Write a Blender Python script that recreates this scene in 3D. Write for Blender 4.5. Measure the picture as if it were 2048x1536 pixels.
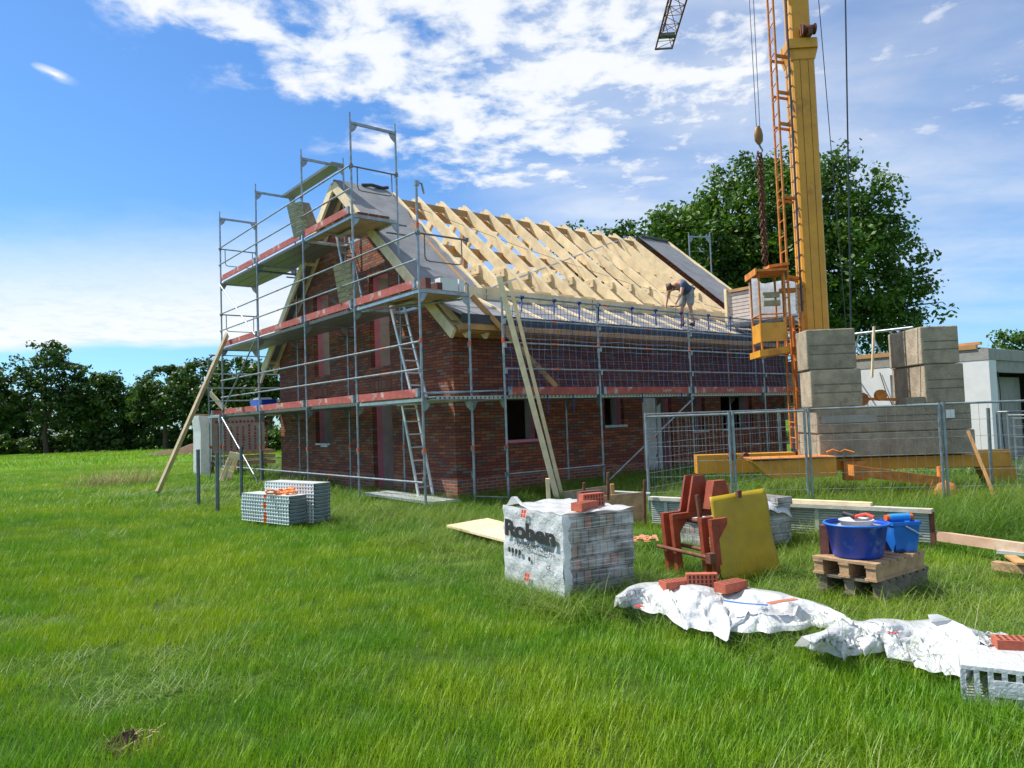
import bpy, math, random
import numpy as np
from mathutils import Vector, Matrix, Quaternion
random.seed(7); rng = np.random.default_rng(7)
PI = math.pi; S = bpy.context.scene; COL = S.collection
for o in list(bpy.data.objects): bpy.data.objects.remove(o)

# ------------------------------------------------------------------ camera
F, PITCH, ROLL, EYE = 1482.0, .048, .036, 1.525
_fw = Vector((0, math.cos(PITCH), math.sin(PITCH))); _up0 = Vector((0, -math.sin(PITCH), math.cos(PITCH))); _r0 = Vector((1, 0, 0))
_R = _r0*math.cos(ROLL) - _up0*math.sin(ROLL); _U = _up0*math.cos(ROLL) + _r0*math.sin(ROLL)
cd = bpy.data.cameras.new('camera'); cam = bpy.data.objects.new('camera', cd); COL.objects.link(cam)
M = Matrix((_R, _U, -_fw)).transposed().to_4x4(); M.translation = (0, 0, EYE); cam.matrix_world = M
cd.sensor_width = 36; cd.lens = F/2048*36; cd.clip_start = .05; cd.clip_end = 3000
S.camera = cam
def ray(x, y): return _fw + _R*((x-1024)/F) - _U*((y-768)/F)
def G(x, y, z=0.0):                         # point of the level z seen at a place of the photograph
    d = ray(x, y); return Vector((0, 0, EYE)) + d*((z-EYE)/d.z)
def D(x, y, dep): return Vector((0, 0, EYE)) + ray(x, y)*dep

# ------------------------------------------------------------------ light
SUNV = Vector((-1, .34, 0)).normalized(); EL = math.radians(55)
sunv = Vector((SUNV.x*math.cos(EL), SUNV.y*math.cos(EL), math.sin(EL)))
sl = bpy.data.lights.new('sun', 'SUN'); sl.energy = 4.3; sl.angle = math.radians(.5); sl.color = (1, .95, .86)
so = bpy.data.objects.new('sun', sl); COL.objects.link(so); so.rotation_mode = 'QUATERNION'
so.rotation_quaternion = sunv.to_track_quat('Z', 'Y'); so.location = (-40, 20, 60)
S.view_settings.view_transform = 'Standard'; S.view_settings.look = 'None'; S.view_settings.exposure = 0.6
S.view_settings.gamma = 1; S.view_settings.use_curve_mapping = False

class NT:
    "small node-tree writer"
    def __init__(s, t): s.t = t; s.n = t.nodes; s.l = t.links
    def __call__(s, typ, ins=None, **kw):
        nd = s.n.new(typ)
        for k, v in kw.items(): setattr(nd, k, v)
        for k, v in (ins or {}).items():
            i = nd.inputs[k]
            if isinstance(v, bpy.types.NodeSocket): s.l.new(v, i)
            else: i.default_value = v
        return nd
    def m(s, op, a, b=0.0, c=0.0, clamp=False):
        nd = s('ShaderNodeMath', {0: a, 1: b, 2: c}, operation=op, use_clamp=clamp); return nd.outputs[0]
    def ss(s, x, a, b):
        nd = s('ShaderNodeMapRange', {'Value': x, 'From Min': a, 'From Max': b}, interpolation_type='SMOOTHSTEP'); return nd.outputs[0]
    def mix(s, f, a, b, bt='MIX'):
        nd = s('ShaderNodeMix', data_type='RGBA', blend_type=bt)
        for i, v in ((0, f), (6, a), (7, b)):
            if isinstance(v, bpy.types.NodeSocket): s.l.new(v, nd.inputs[i])
            else: nd.inputs[i].default_value = v if i == 0 else (tuple(v)+(1,))[:4]
        return nd.outputs[2]
    def noise(s, vec, scale, det=4, rough=.55, dist=0.0):
        return s('ShaderNodeTexNoise', {'Vector': vec, 'Scale': scale, 'Detail': det, 'Roughness': rough, 'Distortion': dist}).outputs[0]

w = bpy.data.worlds.new('World'); S.world = w; w.use_nodes = True
t = NT(w.node_tree); t.n.clear()
sky = t('ShaderNodeTexSky', sky_type='NISHITA', sun_disc=False, sun_elevation=EL, sun_rotation=math.atan2(sunv.x, sunv.y),
        altitude=50, air_density=1.0, dust_density=.35, ozone_density=2.2)
gen = t('ShaderNodeTexCoord').outputs['Generated']
sp = t('ShaderNodeSeparateXYZ', {0: gen}); dx, dy, dz = sp.outputs
yy = t.m('MAXIMUM', dy, .08); a_ = t.m('DIVIDE', dx, yy); e_ = t.m('DIVIDE', dz, yy)
zz = t.m('ADD', t.m('MAXIMUM', dz, 0.0), .10)                       # clouds lie on a high flat layer
cl = t('ShaderNodeCombineXYZ', {0: t.m('DIVIDE', dx, zz), 1: t.m('DIVIDE', dy, zz), 2: 3.7}).outputs[0]
n1 = t.noise(cl, 6.2, 9, .58, .25); n2 = t.noise(cl, 1.4, 5, .5, .4); n3 = t.noise(cl, 17.0, 6, .6, .2)
wob = t.m('MULTIPLY', t.m('SUBTRACT', n2, .5), .22)
lin = t.m('MAXIMUM', t.m('SUBTRACT', .335, t.m('MULTIPLY', .62, t.m('ADD', a_, .19))), .27)
bank = t.ss(t.m('ADD', t.m('SUBTRACT', e_, lin), wob), -.06, .16)
bank = t.m('MULTIPLY', bank, t.m('SUBTRACT', 1.0, t.m('MULTIPLY', .55, t.ss(a_, .15, .5))))
th = t.m('SUBTRACT', .62, t.m('MULTIPLY', bank, .22))
puff = t.m('ADD', t.m('MULTIPLY', n1, .8), t.m('MULTIPLY', n3, .2))
puff = t.m('MULTIPLY', t.ss(t.m('SUBTRACT', puff, th), -.05, .15), t.ss(bank, .02, .7)); puff = t.m('MULTIPLY', puff, .93)
st = t('ShaderNodeMapping', {'Vector': cl, 'Rotation': (0, 0, .7), 'Scale': (1.0, 2.4, 1)}).outputs[0]
ns = t.noise(st, 1.1, 5, .5, .5)
veil = t.m('MULTIPLY', t.m('ADD', .28, t.m('MULTIPLY', .6, t.ss(ns, .25, .8))), t.m('MULTIPLY', t.ss(a_, -.12, .12), t.ss(e_, .02, .2)))
veil = t.m('MULTIPLY', veil, t.m('SUBTRACT', .80, t.m('MULTIPLY', .30, t.ss(a_, .28, .7))))
hz = t.m('ADD', e_, t.m('MULTIPLY', .035, t.m('SUBTRACT', n2, .5)))
haze_ = t.m('MULTIPLY', t.ss(hz, .108, .128), t.m('SUBTRACT', 1.0, t.ss(t.m('ADD', hz, t.m('MULTIPLY', .06, n1)), .17, .36)))
haze_ = t.m('MULTIPLY', haze_, t.m('SUBTRACT', 1.0, t.ss(a_, -.22, .10)))
haze_ = t.m('MULTIPLY', haze_, .95)
da = t.m('DIVIDE', t.m('ADD', a_, t.m('ADD', .598, t.m('MULTIPLY', .03, n3))), .030); de = t.m('DIVIDE', t.m('SUBTRACT', t.m('ADD', e_, t.m('MULTIPLY', .45, t.m('ADD', a_, .612))), .497), .009)
wisp = t.m('SUBTRACT', 1.15, t.m('SQRT', t.m('ADD', t.m('MULTIPLY', da, da), t.m('MULTIPLY', de, de))), clamp=True)
wisp = t.m('MULTIPLY', wisp, t.m('MULTIPLY', t.ss(n1, .30, .62), t.ss(n3, .25, .62)))
cov = t.m('MAXIMUM', t.m('MAXIMUM', puff, veil), t.m('MAXIMUM', haze_, wisp), clamp=True)
deep = t.mix(1.0, sky.outputs[0], (.54, .85, 1.14), 'MULTIPLY')
cc = t.mix(t.ss(t.m('ADD', n1, t.m('MULTIPLY', n3, .4)), .45, .85), (5.5, 6.15, 6.8), (6.75, 6.85, 6.95))
colr = t.mix(cov, deep, cc)
bg = t('ShaderNodeBackground', {'Color': colr, 'Strength': .10})
t.l.new(bg.outputs[0], t('ShaderNodeOutputWorld').inputs[0])

# ------------------------------------------------------------------ materials
MATS = {}
def mat(name, col, rough=.6, metal=0.0, var=.12, scale=6.0, bump=0.0, bscale=40, stain=None, rnd=.0, spec=.5, trans=0.0, col2=None):
    m = bpy.data.materials.new(name); m.use_nodes = True; t = NT(m.node_tree); t.n.clear()
    oc = t('ShaderNodeTexCoord').outputs['Object']
    n = t.noise(oc, scale, 5, .6)
    hi = [min(1, c*(1+var)) for c in col]; lo = [c*(1-var*1.3) for c in col]
    c = t.mix(t.ss(n, .3, .7), lo, hi)
    if col2: c = t.mix(t.ss(t.noise(oc, scale*.45, 6, .65), .48, .62), c, col2)
    if stain: c = t.mix(t.m('MULTIPLY', t.ss(t.noise(oc, stain[1], 7, .7), .52, .70), stain[2]), c, stain[0])
    if rnd:
        oi = t('ShaderNodeObjectInfo').outputs['Random']
        c = t.mix(1.0, c, t('ShaderNodeCombineColor', {0: t.m('ADD', 1-rnd, t.m('MULTIPLY', oi, 2*rnd)), 1: t.m('ADD', 1-rnd, t.m('MULTIPLY', oi, 2*rnd)), 2: t.m('ADD', 1-rnd*1.2, t.m('MULTIPLY', oi, 2*rnd))}).outputs[0], 'MULTIPLY')
    p = t('ShaderNodeBsdfPrincipled', {'Base Color': c, 'Roughness': rough, 'Metallic': metal, 'Specular IOR Level': spec})
    if bump:
        bn = t('ShaderNodeBump', {'Height': t.noise(oc, bscale, 4, .6), 'Strength': bump, 'Distance': .02}); t.l.new(bn.outputs[0], p.inputs['Normal'])
    out = p.outputs[0]
    if trans:
        tr = t('ShaderNodeBsdfTranslucent', {'Color': c}); out = t('ShaderNodeMixShader', {0: trans, 1: p.outputs[0], 2: tr.outputs[0]}).outputs[0]
    t.l.new(out, t('ShaderNodeOutputMaterial').inputs[0]); MATS[name] = m; return m

STEEL = mat('galvanized_steel', (.31, .35, .38), .40, .5, .2, 9)
STEELD = mat('dull_steel', (.16, .19, .21), .5, .4, .2, 9)
ALU = mat('aluminium', (.62, .63, .64), .35, .6, .1, 8)
ORANGE = mat('orange_band', (.75, .12, .025), .5)
TOE = mat('red_toe_board', (.40, .085, .065), .65, 0, .16, 5, .1, stain=((.62, .50, .46), 3.5, .75), rnd=.06)
PLY = mat('plywood', (.42, .30, .19), .7, 0, .12, 4)
WOOD = mat('fresh_spruce', (.80, .64, .40), .62, 0, .13, 3.0, .12, 30, rnd=.07)
WOODO = mat('oiled_batten', (.50, .27, .10), .62, 0, .15, 3.0, .1, 30, rnd=.08)
WOODG = mat('weathered_board', (.30, .25, .17), .8, 0, .22, 7, .3, 30, rnd=.12, col2=(.21, .19, .15))
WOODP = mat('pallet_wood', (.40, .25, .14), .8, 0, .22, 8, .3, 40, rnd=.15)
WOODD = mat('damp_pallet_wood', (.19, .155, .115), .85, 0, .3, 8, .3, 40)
UNDER = mat('roof_underlay', (.21, .215, .23), .75, 0, .13, 2.2, .5, 7)
UNDERD = mat('dark_underlay', (.055, .06, .075), .7, 0, .15, 3, .4, 8)
PINK = mat('pink_insulation', (.62, .22, .29), .7, 0, .07, 5)
BLOCK = mat('grey_block', (.42, .39, .36), .85, 0, .1, 5, .2, 30)
DARK = mat('dark_interior', (.10, .095, .09), .9)
CONC = mat('ballast_concrete', (.38, .315, .235), .9, 0, .22, 3.5, .7, 30, stain=((.15, .135, .10), 1.7, .85), rnd=.08)
GROOVE_SHADE = mat('groove_shade', (.19, .165, .13), .95)
CONG = mat('concrete_slab', (.34, .33, .30), .9, 0, .14, 3, .3, 26, stain=((.22, .21, .19), 3, .6))
WHITE = mat('white_block', (.76, .77, .77), .85, 0, .04, 3, .15, 24)
YEL = mat('crane_yellow', (.70, .32, .03), .45, 0, .09, 2.5, stain=((.33, .12, .03), 2.2, .55))
RUSTY = mat('rusty_yellow', (.60, .21, .035), .6, 0, .25, 6, stain=((.22, .07, .025), 5, .7))
RUST = mat('rust', (.16, .06, .035), .85, 0, .3, 14, .3, 60)
REDST = mat('rust_red_paint', (.30, .055, .022), .6, 0, .2, 8, .2, 50, stain=((.13, .05, .035), 6, .8))
YRUB = mat('yellow_sheet', (.44, .30, .004), .55, 0, .10, 4, .08, 30, stain=((.42, .20, .02), 3.2, .7))
FOIL = mat('white_foil', (.78, .80, .82), .24, 0, .07, 6, .8, 22, trans=.28)
BLUE = mat('blue_plastic', (.006, .06, .46), .35, 0, .12, 9, stain=((.30, .40, .62), 6, .6))
BLUEL = mat('light_blue_plastic', (.015, .16, .62), .35, 0, .1, 9, stain=((.22, .38, .66), 7, .4))
NETB = mat('blue_net_cord', (.016, .055, .24), .6)
NETG = mat('pale_net_cord', (.20, .27, .42), .6)
BLACK = mat('black_print', (.022, .022, .025), .6)
REDP = mat('red_print', (.72, .045, .02), .6)
GREYW = mat('pale_grey_panel', (.42, .46, .43), .6, .1, .1, 5, stain=((.25, .26, .22), 6, .4))
GREYP = mat('light_plastic', (.55, .56, .56), .5)
CRATE = mat('aged_pale_board', (.36, .34, .20), .8, 0, .2, 6, .2, 30)
MARO = mat('maroon_print', (.24, .05, .07), .7)
CABLE = mat('steel_rope', (.05, .06, .075), .5, .5)
STRAP = mat('orange_strap', (.85, .24, .04), .6)
SKIN = mat('skin', (.50, .26, .16), .55, 0, .06)
SHIRT = mat('navy_shirt', (.045, .075, .14), .8, 0, .2, 6)
SHORTS = mat('grey_shorts', (.30, .30, .31), .85, 0, .14, 8)
HAIR = mat('brown_hair', (.09, .05, .03), .7)
SHOE = mat('dark_boots', (.03, .03, .035), .7)
SOCK = mat('grey_socks', (.25, .25, .27), .9)
BARK = mat('bark', (.10, .075, .05), .95, 0, .3, 9, .6, 30)
SOIL = mat('bare_soil', (.11, .065, .035), .95, 0, .3, 12, .6, 30)
STRAW = mat('straw', (.42, .34, .17), .9, 0, .2, 9)
BRONZE = mat('worn_hook', (.28, .15, .05), .5, .4)

def brick_mat(name, wd, ht, gap, ramp, mort, mort2=None, zsplit=None, bump=.5, uvw=None, film=0):
    m = bpy.data.materials.new(name); m.use_nodes = True; t = NT(m.node_tree); t.n.clear()
    oc = t('ShaderNodeTexCoord').outputs['Object']; s_ = t('ShaderNodeSeparateXYZ', {0: oc})
    h = t.m('ADD', s_.outputs[0], s_.outputs[1]); v = s_.outputs[2]
    if uvw == 'flat': h, v = s_.outputs[0], s_.outputs[1]
    h = t.m('ADD', h, 50.0); v = t.m('ADD', v, 10*ht)
    r = t.m('DIVIDE', v, ht); row = t.m('FLOOR', r); fr = t.m('FRACT', r)
    c_ = t.m('ADD', t.m('DIVIDE', h, wd), t.m('MULTIPLY', .5, t.m('MODULO', row, 2.0)))
    colm = t.m('FLOOR', c_); fc = t.m('FRACT', c_)
    wn = t('ShaderNodeTexWhiteNoise', {'Vector': t('ShaderNodeCombineXYZ', {0: colm, 1: row, 2: 1.0}).outputs[0]}, noise_dimensions='3D').outputs[0]
    cr = t('ShaderNodeValToRGB', {0: wn}); cr.color_ramp.interpolation = 'CONSTANT'
    els = cr.color_ramp.elements
    for i, (p, c) in enumerate(ramp):
        e = els[i] if i < 2 else els.new(p); e.position = p; e.color = tuple(c)+(1,)
    n = t.noise(oc, 30, 4, .6)
    bc = t.mix(1.0, cr.outputs[0], t.mix(n, (.70, .70, .70), (1.28, 1.28, 1.28)), 'MULTIPLY')
    gx, gy = gap/wd, gap/ht
    mx = t.m('MULTIPLY', t.ss(fc, gx*.3, gx), t.m('SUBTRACT', 1.0, t.ss(fc, 1-gx*.5, 1.0)))
    my = t.m('MULTIPLY', t.ss(fr, gy*.3, gy), t.m('SUBTRACT', 1.0, t.ss(fr, 1-gy*.4, 1.0)))
    msk = t.m('MULTIPLY', mx, my)
    mc = mort
    if zsplit is not None: mc = t.mix(t.ss(s_.outputs[2], zsplit-.01, zsplit+.01), mort2, mort)
    c = t.mix(msk, mc, bc)
    if film:                                                             # stretched clear film, its glare painted in as pale horizontal streaks
        fv = t('ShaderNodeMapping', {'Vector': oc, 'Scale': (2.2, 2.2, 60)}).outputs[0]; glare = t.noise(fv, 1.0, 4, .7)
        glare = t.m('ADD', t.m('MULTIPLY', t.ss(glare, .48, .66), .55), t.m('MULTIPLY', t.ss(t.noise(oc, 4, 4), .40, .65), .38)); c = t.mix(t.m('MULTIPLY', glare, film), c, (.66, .68, .71))
    p = t('ShaderNodeBsdfPrincipled', {'Base Color': c, 'Roughness': .30 if film else .85, 'Specular IOR Level': .5 if film else .3})
    bn = t('ShaderNodeBump', {'Height': t.m('ADD', msk, t.m('MULTIPLY', n, .3)), 'Strength': bump, 'Distance': .012}); t.l.new(bn.outputs[0], p.inputs['Normal'])
    t.l.new(p.outputs[0], t('ShaderNodeOutputMaterial').inputs[0]); return m
RAMP = [(0, (0.271, 0.082, 0.047)), (.24, (0.195, 0.064, 0.050)), (.42, (0.325, 0.102, 0.053)), (.60, (0.227, 0.085, 0.062)), (.74, (0.346, 0.131, 0.069)), (.86, (0.162, 0.107, 0.085)), (.93, (0.216, 0.159, 0.116))]
BRICK = brick_mat('clinker_masonry', .25, .0655, .013, RAMP, (.045, .032, .028), (.34, .31, .28), .36)
BRICKS = brick_mat('soldier_course', .0625, .26, .012, RAMP, (.05, .035, .03))
BRICKP = brick_mat('red_plinth_brick', .25, .075, .012, [(0, (.45, .12, .07)), (.5, (.38, .10, .06)), (.8, (.5, .16, .09))], (.5, .45, .4))
PACKB = brick_mat('wrapped_brick_courses', .0775, .113, .008, [(0, (.20, .18, .15)), (.3, (.15, .14, .13)), (.5, (.24, .16, .12)), (.65, (.12, .12, .11)), (.8, (.20, .20, .20)), (.93, (.26, .11, .08))], (.06, .06, .055), bump=.6, film=1)

def perf_mat(name, base, axis, pitch, rad, zc, side_only=True, metal=.5, rough=.42, frac=(0., 1.), band=None, dark=(.02, .025, .025)):
    "galvanized sheet with a row of punched holes along one local axis"
    m = bpy.data.materials.new(name); m.use_nodes = True; t = NT(m.node_tree); t.n.clear()
    oc = t('ShaderNodeTexCoord').outputs['Object']; s_ = t('ShaderNodeSeparateXYZ', {0: oc})
    a = s_.outputs[axis]; z = s_.outputs[2]
    k = t.m('DIVIDE', a, pitch); f = t.m('MULTIPLY', t.m('SUBTRACT', t.m('FRACT', t.m('ADD', k, 40.0)), .5), pitch)
    dz = t.m('SUBTRACT', z, zc)
    rr = t.m('SQRT', t.m('ADD', t.m('MULTIPLY', f, f), t.m('MULTIPLY', t.m('MULTIPLY', dz, dz), .8)))
    hole = t.m('SUBTRACT', 1.0, t.ss(rr, rad*.85, rad*1.05))
    n = t.noise(oc, 7, 4)
    c = t.mix(n, [q*.8 for q in base], [min(1, q*1.2) for q in base])
    if band: c = t.mix(t.m('LESS_THAN', t.m('ABSOLUTE', t.m('SUBTRACT', a, band[0])), band[1]), c, (.75, .12, .025)); hole = t.m('MULTIPLY', hole, t.m('GREATER_THAN', t.m('ABSOLUTE', t.m('SUBTRACT', a, band[0])), band[1]*2.0))
    c = t.mix(hole, c, dark)
    p = t('ShaderNodeBsdfPrincipled', {'Base Color': c, 'Roughness': rough, 'Metallic': t.m('MULTIPLY', metal, t.m('SUBTRACT', 1.0, hole))})
    t.l.new(p.outputs[0], t('ShaderNodeOutputMaterial').inputs[0]); return m
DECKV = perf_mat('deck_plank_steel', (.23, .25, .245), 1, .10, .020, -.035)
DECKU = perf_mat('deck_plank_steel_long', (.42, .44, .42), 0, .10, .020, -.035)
STACKM = perf_mat('stacked_plank_steel', (.74, .77, .78), 0, .075, .0155, -.028, band=(.02, .045))
STACKN = perf_mat('stacked_plank_steel_plain', (.74, .77, .78), 0, .075, .0155, -.028)

# ------------------------------------------------------------------ mesh helpers
def uvz(u, v, z=0.0): return W0 + UD*u + VD*v + Vector((0, 0, z))
TH = .676; UD = Vector((math.cos(TH), math.sin(TH), 0)); VD = Vector((-math.sin(TH), math.cos(TH), 0)); W0 = Vector((-1.627, 13.411, 0))
HV = Vector   # house frame: u along the eave, v along the gable
ORG = {}
class MB:
    def __init__(s): s.v = []; s.f = []; s.mi = []; s.cur = 0; s.sm = []
    def add(s, vs, fs, smooth=False):
        b = len(s.v); s.v += [tuple(p) for p in vs]
        for f in fs: s.f.append([b+i for i in f]); s.mi.append(s.cur); s.sm.append(smooth)
        return s
    def box(s, x0, x1, y0, y1, z0, z1):
        vs = [(x, y, z) for z in (z0, z1) for y in (y0, y1) for x in (x0, x1)]
        return s.add(vs, [(0, 2, 3, 1), (4, 5, 7, 6), (0, 1, 5, 4), (2, 6, 7, 3), (0, 4, 6, 2), (1, 3, 7, 5)])
    def beam(s, p0, p1, w_, h_, up=(0, 0, 1)):
        p0, p1 = Vector(p0), Vector(p1); d = (p1-p0).normalized(); up = Vector(up)
        if abs(d.dot(up)) > .98: up = Vector((1, 0, 0))
        a = d.cross(up).normalized(); b = a.cross(d).normalized()
        vs = [q + a*(w_/2*i) + b*(h_/2*j) for q in (p0, p1) for j in (-1, 1) for i in (-1, 1)]
        return s.add(vs, [(0, 1, 3, 2), (4, 6, 7, 5), (0, 4, 5, 1), (2, 3, 7, 6), (0, 2, 6, 4), (1, 5, 7, 3)])
    def tube(s, p0, p1, r, n=8, r1=None): return s.path([p0, p1], r, n, r1)
    def path(s, pts, r, n=8, r1=None, caps=True):
        pts = [Vector(p) for p in pts]; m_ = len(pts); vs = []; prev = None
        for i, p in enumerate(pts):
            d = (pts[min(i+1, m_-1)] - pts[max(i-1, 0)]).normalized()
            if prev is None:
                a = d.cross(Vector((0, 0, 1)) if abs(d.z) < .95 else Vector((1, 0, 0))).normalized()
            else: a = (prev - d*prev.dot(d)).normalized()
            prev = a; b = d.cross(a)
            rr = r if r1 is None else r + (r1-r)*i/max(1, m_-1)
            for k in range(n):
                q = 2*PI*k/n; vs.append(p + a*(rr*math.cos(q)) + b*(rr*math.sin(q)))
        fs = [(i*n+k, i*n+(k+1) % n, (i+1)*n+(k+1) % n, (i+1)*n+k) for i in range(m_-1) for k in range(n)]
        s.add(vs, fs, n > 4)
        if caps: s.add([vs[k] for k in range(n)][::-1], [list(range(n))]); s.add(vs[-n:], [list(range(n))])
        return s
    def lathe(s, prof, c=(0, 0, 0), n=24, sx=1, sy=1):
        vs = [(c[0]+r*math.cos(2*PI*k/n)*sx, c[1]+r*math.sin(2*PI*k/n)*sy, c[2]+z) for r, z in prof for k in range(n)]
        return s.add(vs, [(i*n+k, i*n+(k+1) % n, (i+1)*n+(k+1) % n, (i+1)*n+k) for i in range(len(prof)-1) for k in range(n)], True)
    def prism(s, poly, ext, tr):
        "poly: 2-d outline, ext: (a,b) extrusion, tr(x,y,e) -> point"
        n = len(poly); vs = [tr(x, y, e) for e in ext for x, y in poly]
        return s.add(vs, [list(range(n))[::-1], list(range(n, 2*n))] + [(i, (i+1) % n, n+(i+1) % n, n+i) for i in range(n)])
    def build(s, name, mats, parent=None, loc=None, rot=0.0, smooth=None, bevel=0, at=None):
        "vertices are given in the frame of the parent (or of loc), minus the parent's stored origin"
        porg = org = Vector(ORG.get(parent.name, (0, 0, 0))) if parent else Vector((0, 0, 0))
        if at is not None: org = Vector(at)
        me = bpy.data.meshes.new(name)
        me.from_pydata([tuple(Vector(p)-org) for p in s.v], [], s.f)
        ms = mats if isinstance(mats, (list, tuple)) else [mats]
        for m_ in ms: me.materials.append(m_)
        me.polygons.foreach_set('material_index', s.mi); me.polygons.foreach_set('use_smooth', s.sm); me.update()
        o = bpy.data.objects.new(name, me); COL.objects.link(o)
        if parent: o.parent = parent
        if parent: ORG[o.name] = org; o.location = org - porg
        if loc is not None: o.location = loc; o.rotation_euler = (0, 0, rot)
        if bevel:
            b = o.modifiers.new('bevel', 'BEVEL'); b.width = bevel; b.segments = 2; b.limit_method = 'ANGLE'
        return o
def tag(o, label, cat, group=None, kind=None):
    if label: o['label'] = label
    if cat: o['category'] = cat
    if group: o['group'] = group
    if kind: o['kind'] = kind
    return o
def thing(name, label, cat, loc=(0, 0, 0), rot=0.0, group=None):
    o = bpy.data.objects.new(name, None); COL.objects.link(o); o.location = loc; o.rotation_euler = (0, 0, rot); o.empty_display_size = .2
    ORG[o.name] = Vector((0, 0, 0)); return tag(o, label, cat, group)
def hthing(name, label, cat, u, v, z, group=None):
    "thing in the house frame; its parts are drawn in absolute (u,v,z)"
    o = thing(name, label, cat, uvz(u, v, z), TH, group); ORG[o.name] = Vector((u, v, z)); return o
def hmesh(mb, name, mats, label, cat, u, v, z, group=None, bevel=0):
    mb.v = [tuple(Vector(p)-Vector((u, v, z))) for p in mb.v]
    o = mb.build(name, mats, None, uvz(u, v, z), TH, bevel=bevel); return tag(o, label, cat, group)
def wmesh(mb, name, mats, label, cat, loc, rot=0.0, group=None, bevel=0):
    "vertices local to loc"
    o = mb.build(name, mats, None, loc, rot, bevel=bevel); return tag(o, label, cat, group)
def amesh(mb, name, mats, label, cat, loc, group=None, bevel=0):
    "vertices in world coordinates, origin moved to loc"
    loc = Vector(loc); mb.v = [tuple(Vector(p)-loc) for p in mb.v]
    o = mb.build(name, mats, None, loc, 0, bevel=bevel); return tag(o, label, cat, group)
def copy_tree(o, parent=None):
    c = o.copy(); COL.objects.link(c)
    if parent: c.parent = parent
    for ch in list(o.children): copy_tree(ch, c)
    return c
def letters(body, size, m_, parent, mtx, name='lettering', bold=0.0, align='CENTER'):
    cu = bpy.data.curves.new(name, 'FONT'); cu.body = body; cu.size = size; cu.align_x = align; cu.align_y = 'CENTER'; cu.extrude = .001; cu.offset = bold; cu.resolution_u = 3
    cu.materials.append(m_); tmp = bpy.data.objects.new(name, cu); COL.objects.link(tmp); bpy.context.view_layer.update()
    me = bpy.data.meshes.new_from_object(tmp.evaluated_get(bpy.context.evaluated_depsgraph_get())); bpy.data.objects.remove(tmp)
    me.name = name; o = bpy.data.objects.new(name, me); COL.objects.link(o); o.parent = parent; o.matrix_local = mtx; return o
def frame_m(origin, xdir, ydir):
    x = Vector(xdir).normalized(); y = Vector(ydir).normalized(); z = x.cross(y); m_ = Matrix((x, y, z)).transposed().to_4x4(); m_.translation = origin; return m_
ORD = 'first second third fourth fifth sixth seventh eighth ninth tenth eleventh twelfth thirteenth fourteenth'.split()

# ------------------------------------------------------------------ ground
def gz(x, y): return .025*math.sin(x*.9+1)*math.cos(y*.7) + .02*math.sin(x*.31+y*.43)
def build_ground():
    xs = np.concatenate([np.linspace(-600, -30, 12)[:-1], np.linspace(-30, 30, 90), np.linspace(30, 600, 12)[1:]])
    ys = np.concatenate([np.linspace(-60, 0, 8)[:-1], np.linspace(0, 45, 80), np.linspace(45, 900, 16)[1:]])
    X, Y = np.meshgrid(xs, ys); Z = .025*np.sin(X*.9+1)*np.cos(Y*.7)+.02*np.sin(X*.31+Y*.43)
    Z = Z*(np.hypot(X, Y) < 60) - .035
    nx, ny = len(xs), len(ys); v = np.stack([X, Y, Z], -1).reshape(-1, 3)
    f = [(j*nx+i, j*nx+i+1, (j+1)*nx+i+1, (j+1)*nx+i) for j in range(ny-1) for i in range(nx-1)]
    me = bpy.data.meshes.new('ground'); me.from_pydata(v.tolist(), [], f); me.polygons.foreach_set('use_smooth', [True]*len(f))
    m = bpy.data.materials.new('meadow_ground'); m.use_nodes = True; t = NT(m.node_tree); t.n.clear()
    po = t('ShaderNodeNewGeometry').outputs['Position']
    n1 = t.noise(po, .35, 5); n2 = t.noise(po, 14, 5, .65); n3 = t.noise(po, .05, 4)
    c = t.mix(n2, (.016, .042, .006), (.05, .105, .012)); c = t.mix(t.m('MULTIPLY', t.ss(n1, .45, .75), .5), c, (.095, .115, .026))  # shade painted into the near ground colour, so gaps between blades look shadowed
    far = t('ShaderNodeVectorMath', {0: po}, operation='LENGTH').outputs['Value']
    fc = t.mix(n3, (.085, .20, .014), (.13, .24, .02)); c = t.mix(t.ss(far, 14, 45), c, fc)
    p = t('ShaderNodeBsdfPrincipled', {'Base Color': c, 'Roughness': .95, 'Specular IOR Level': .1})
    t.l.new(p.outputs[0], t('ShaderNodeOutputMaterial').inputs[0]); me.materials.append(m)
    o = bpy.data.objects.new('ground', me); COL.objects.link(o); o['kind'] = 'structure'
build_ground()

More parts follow.
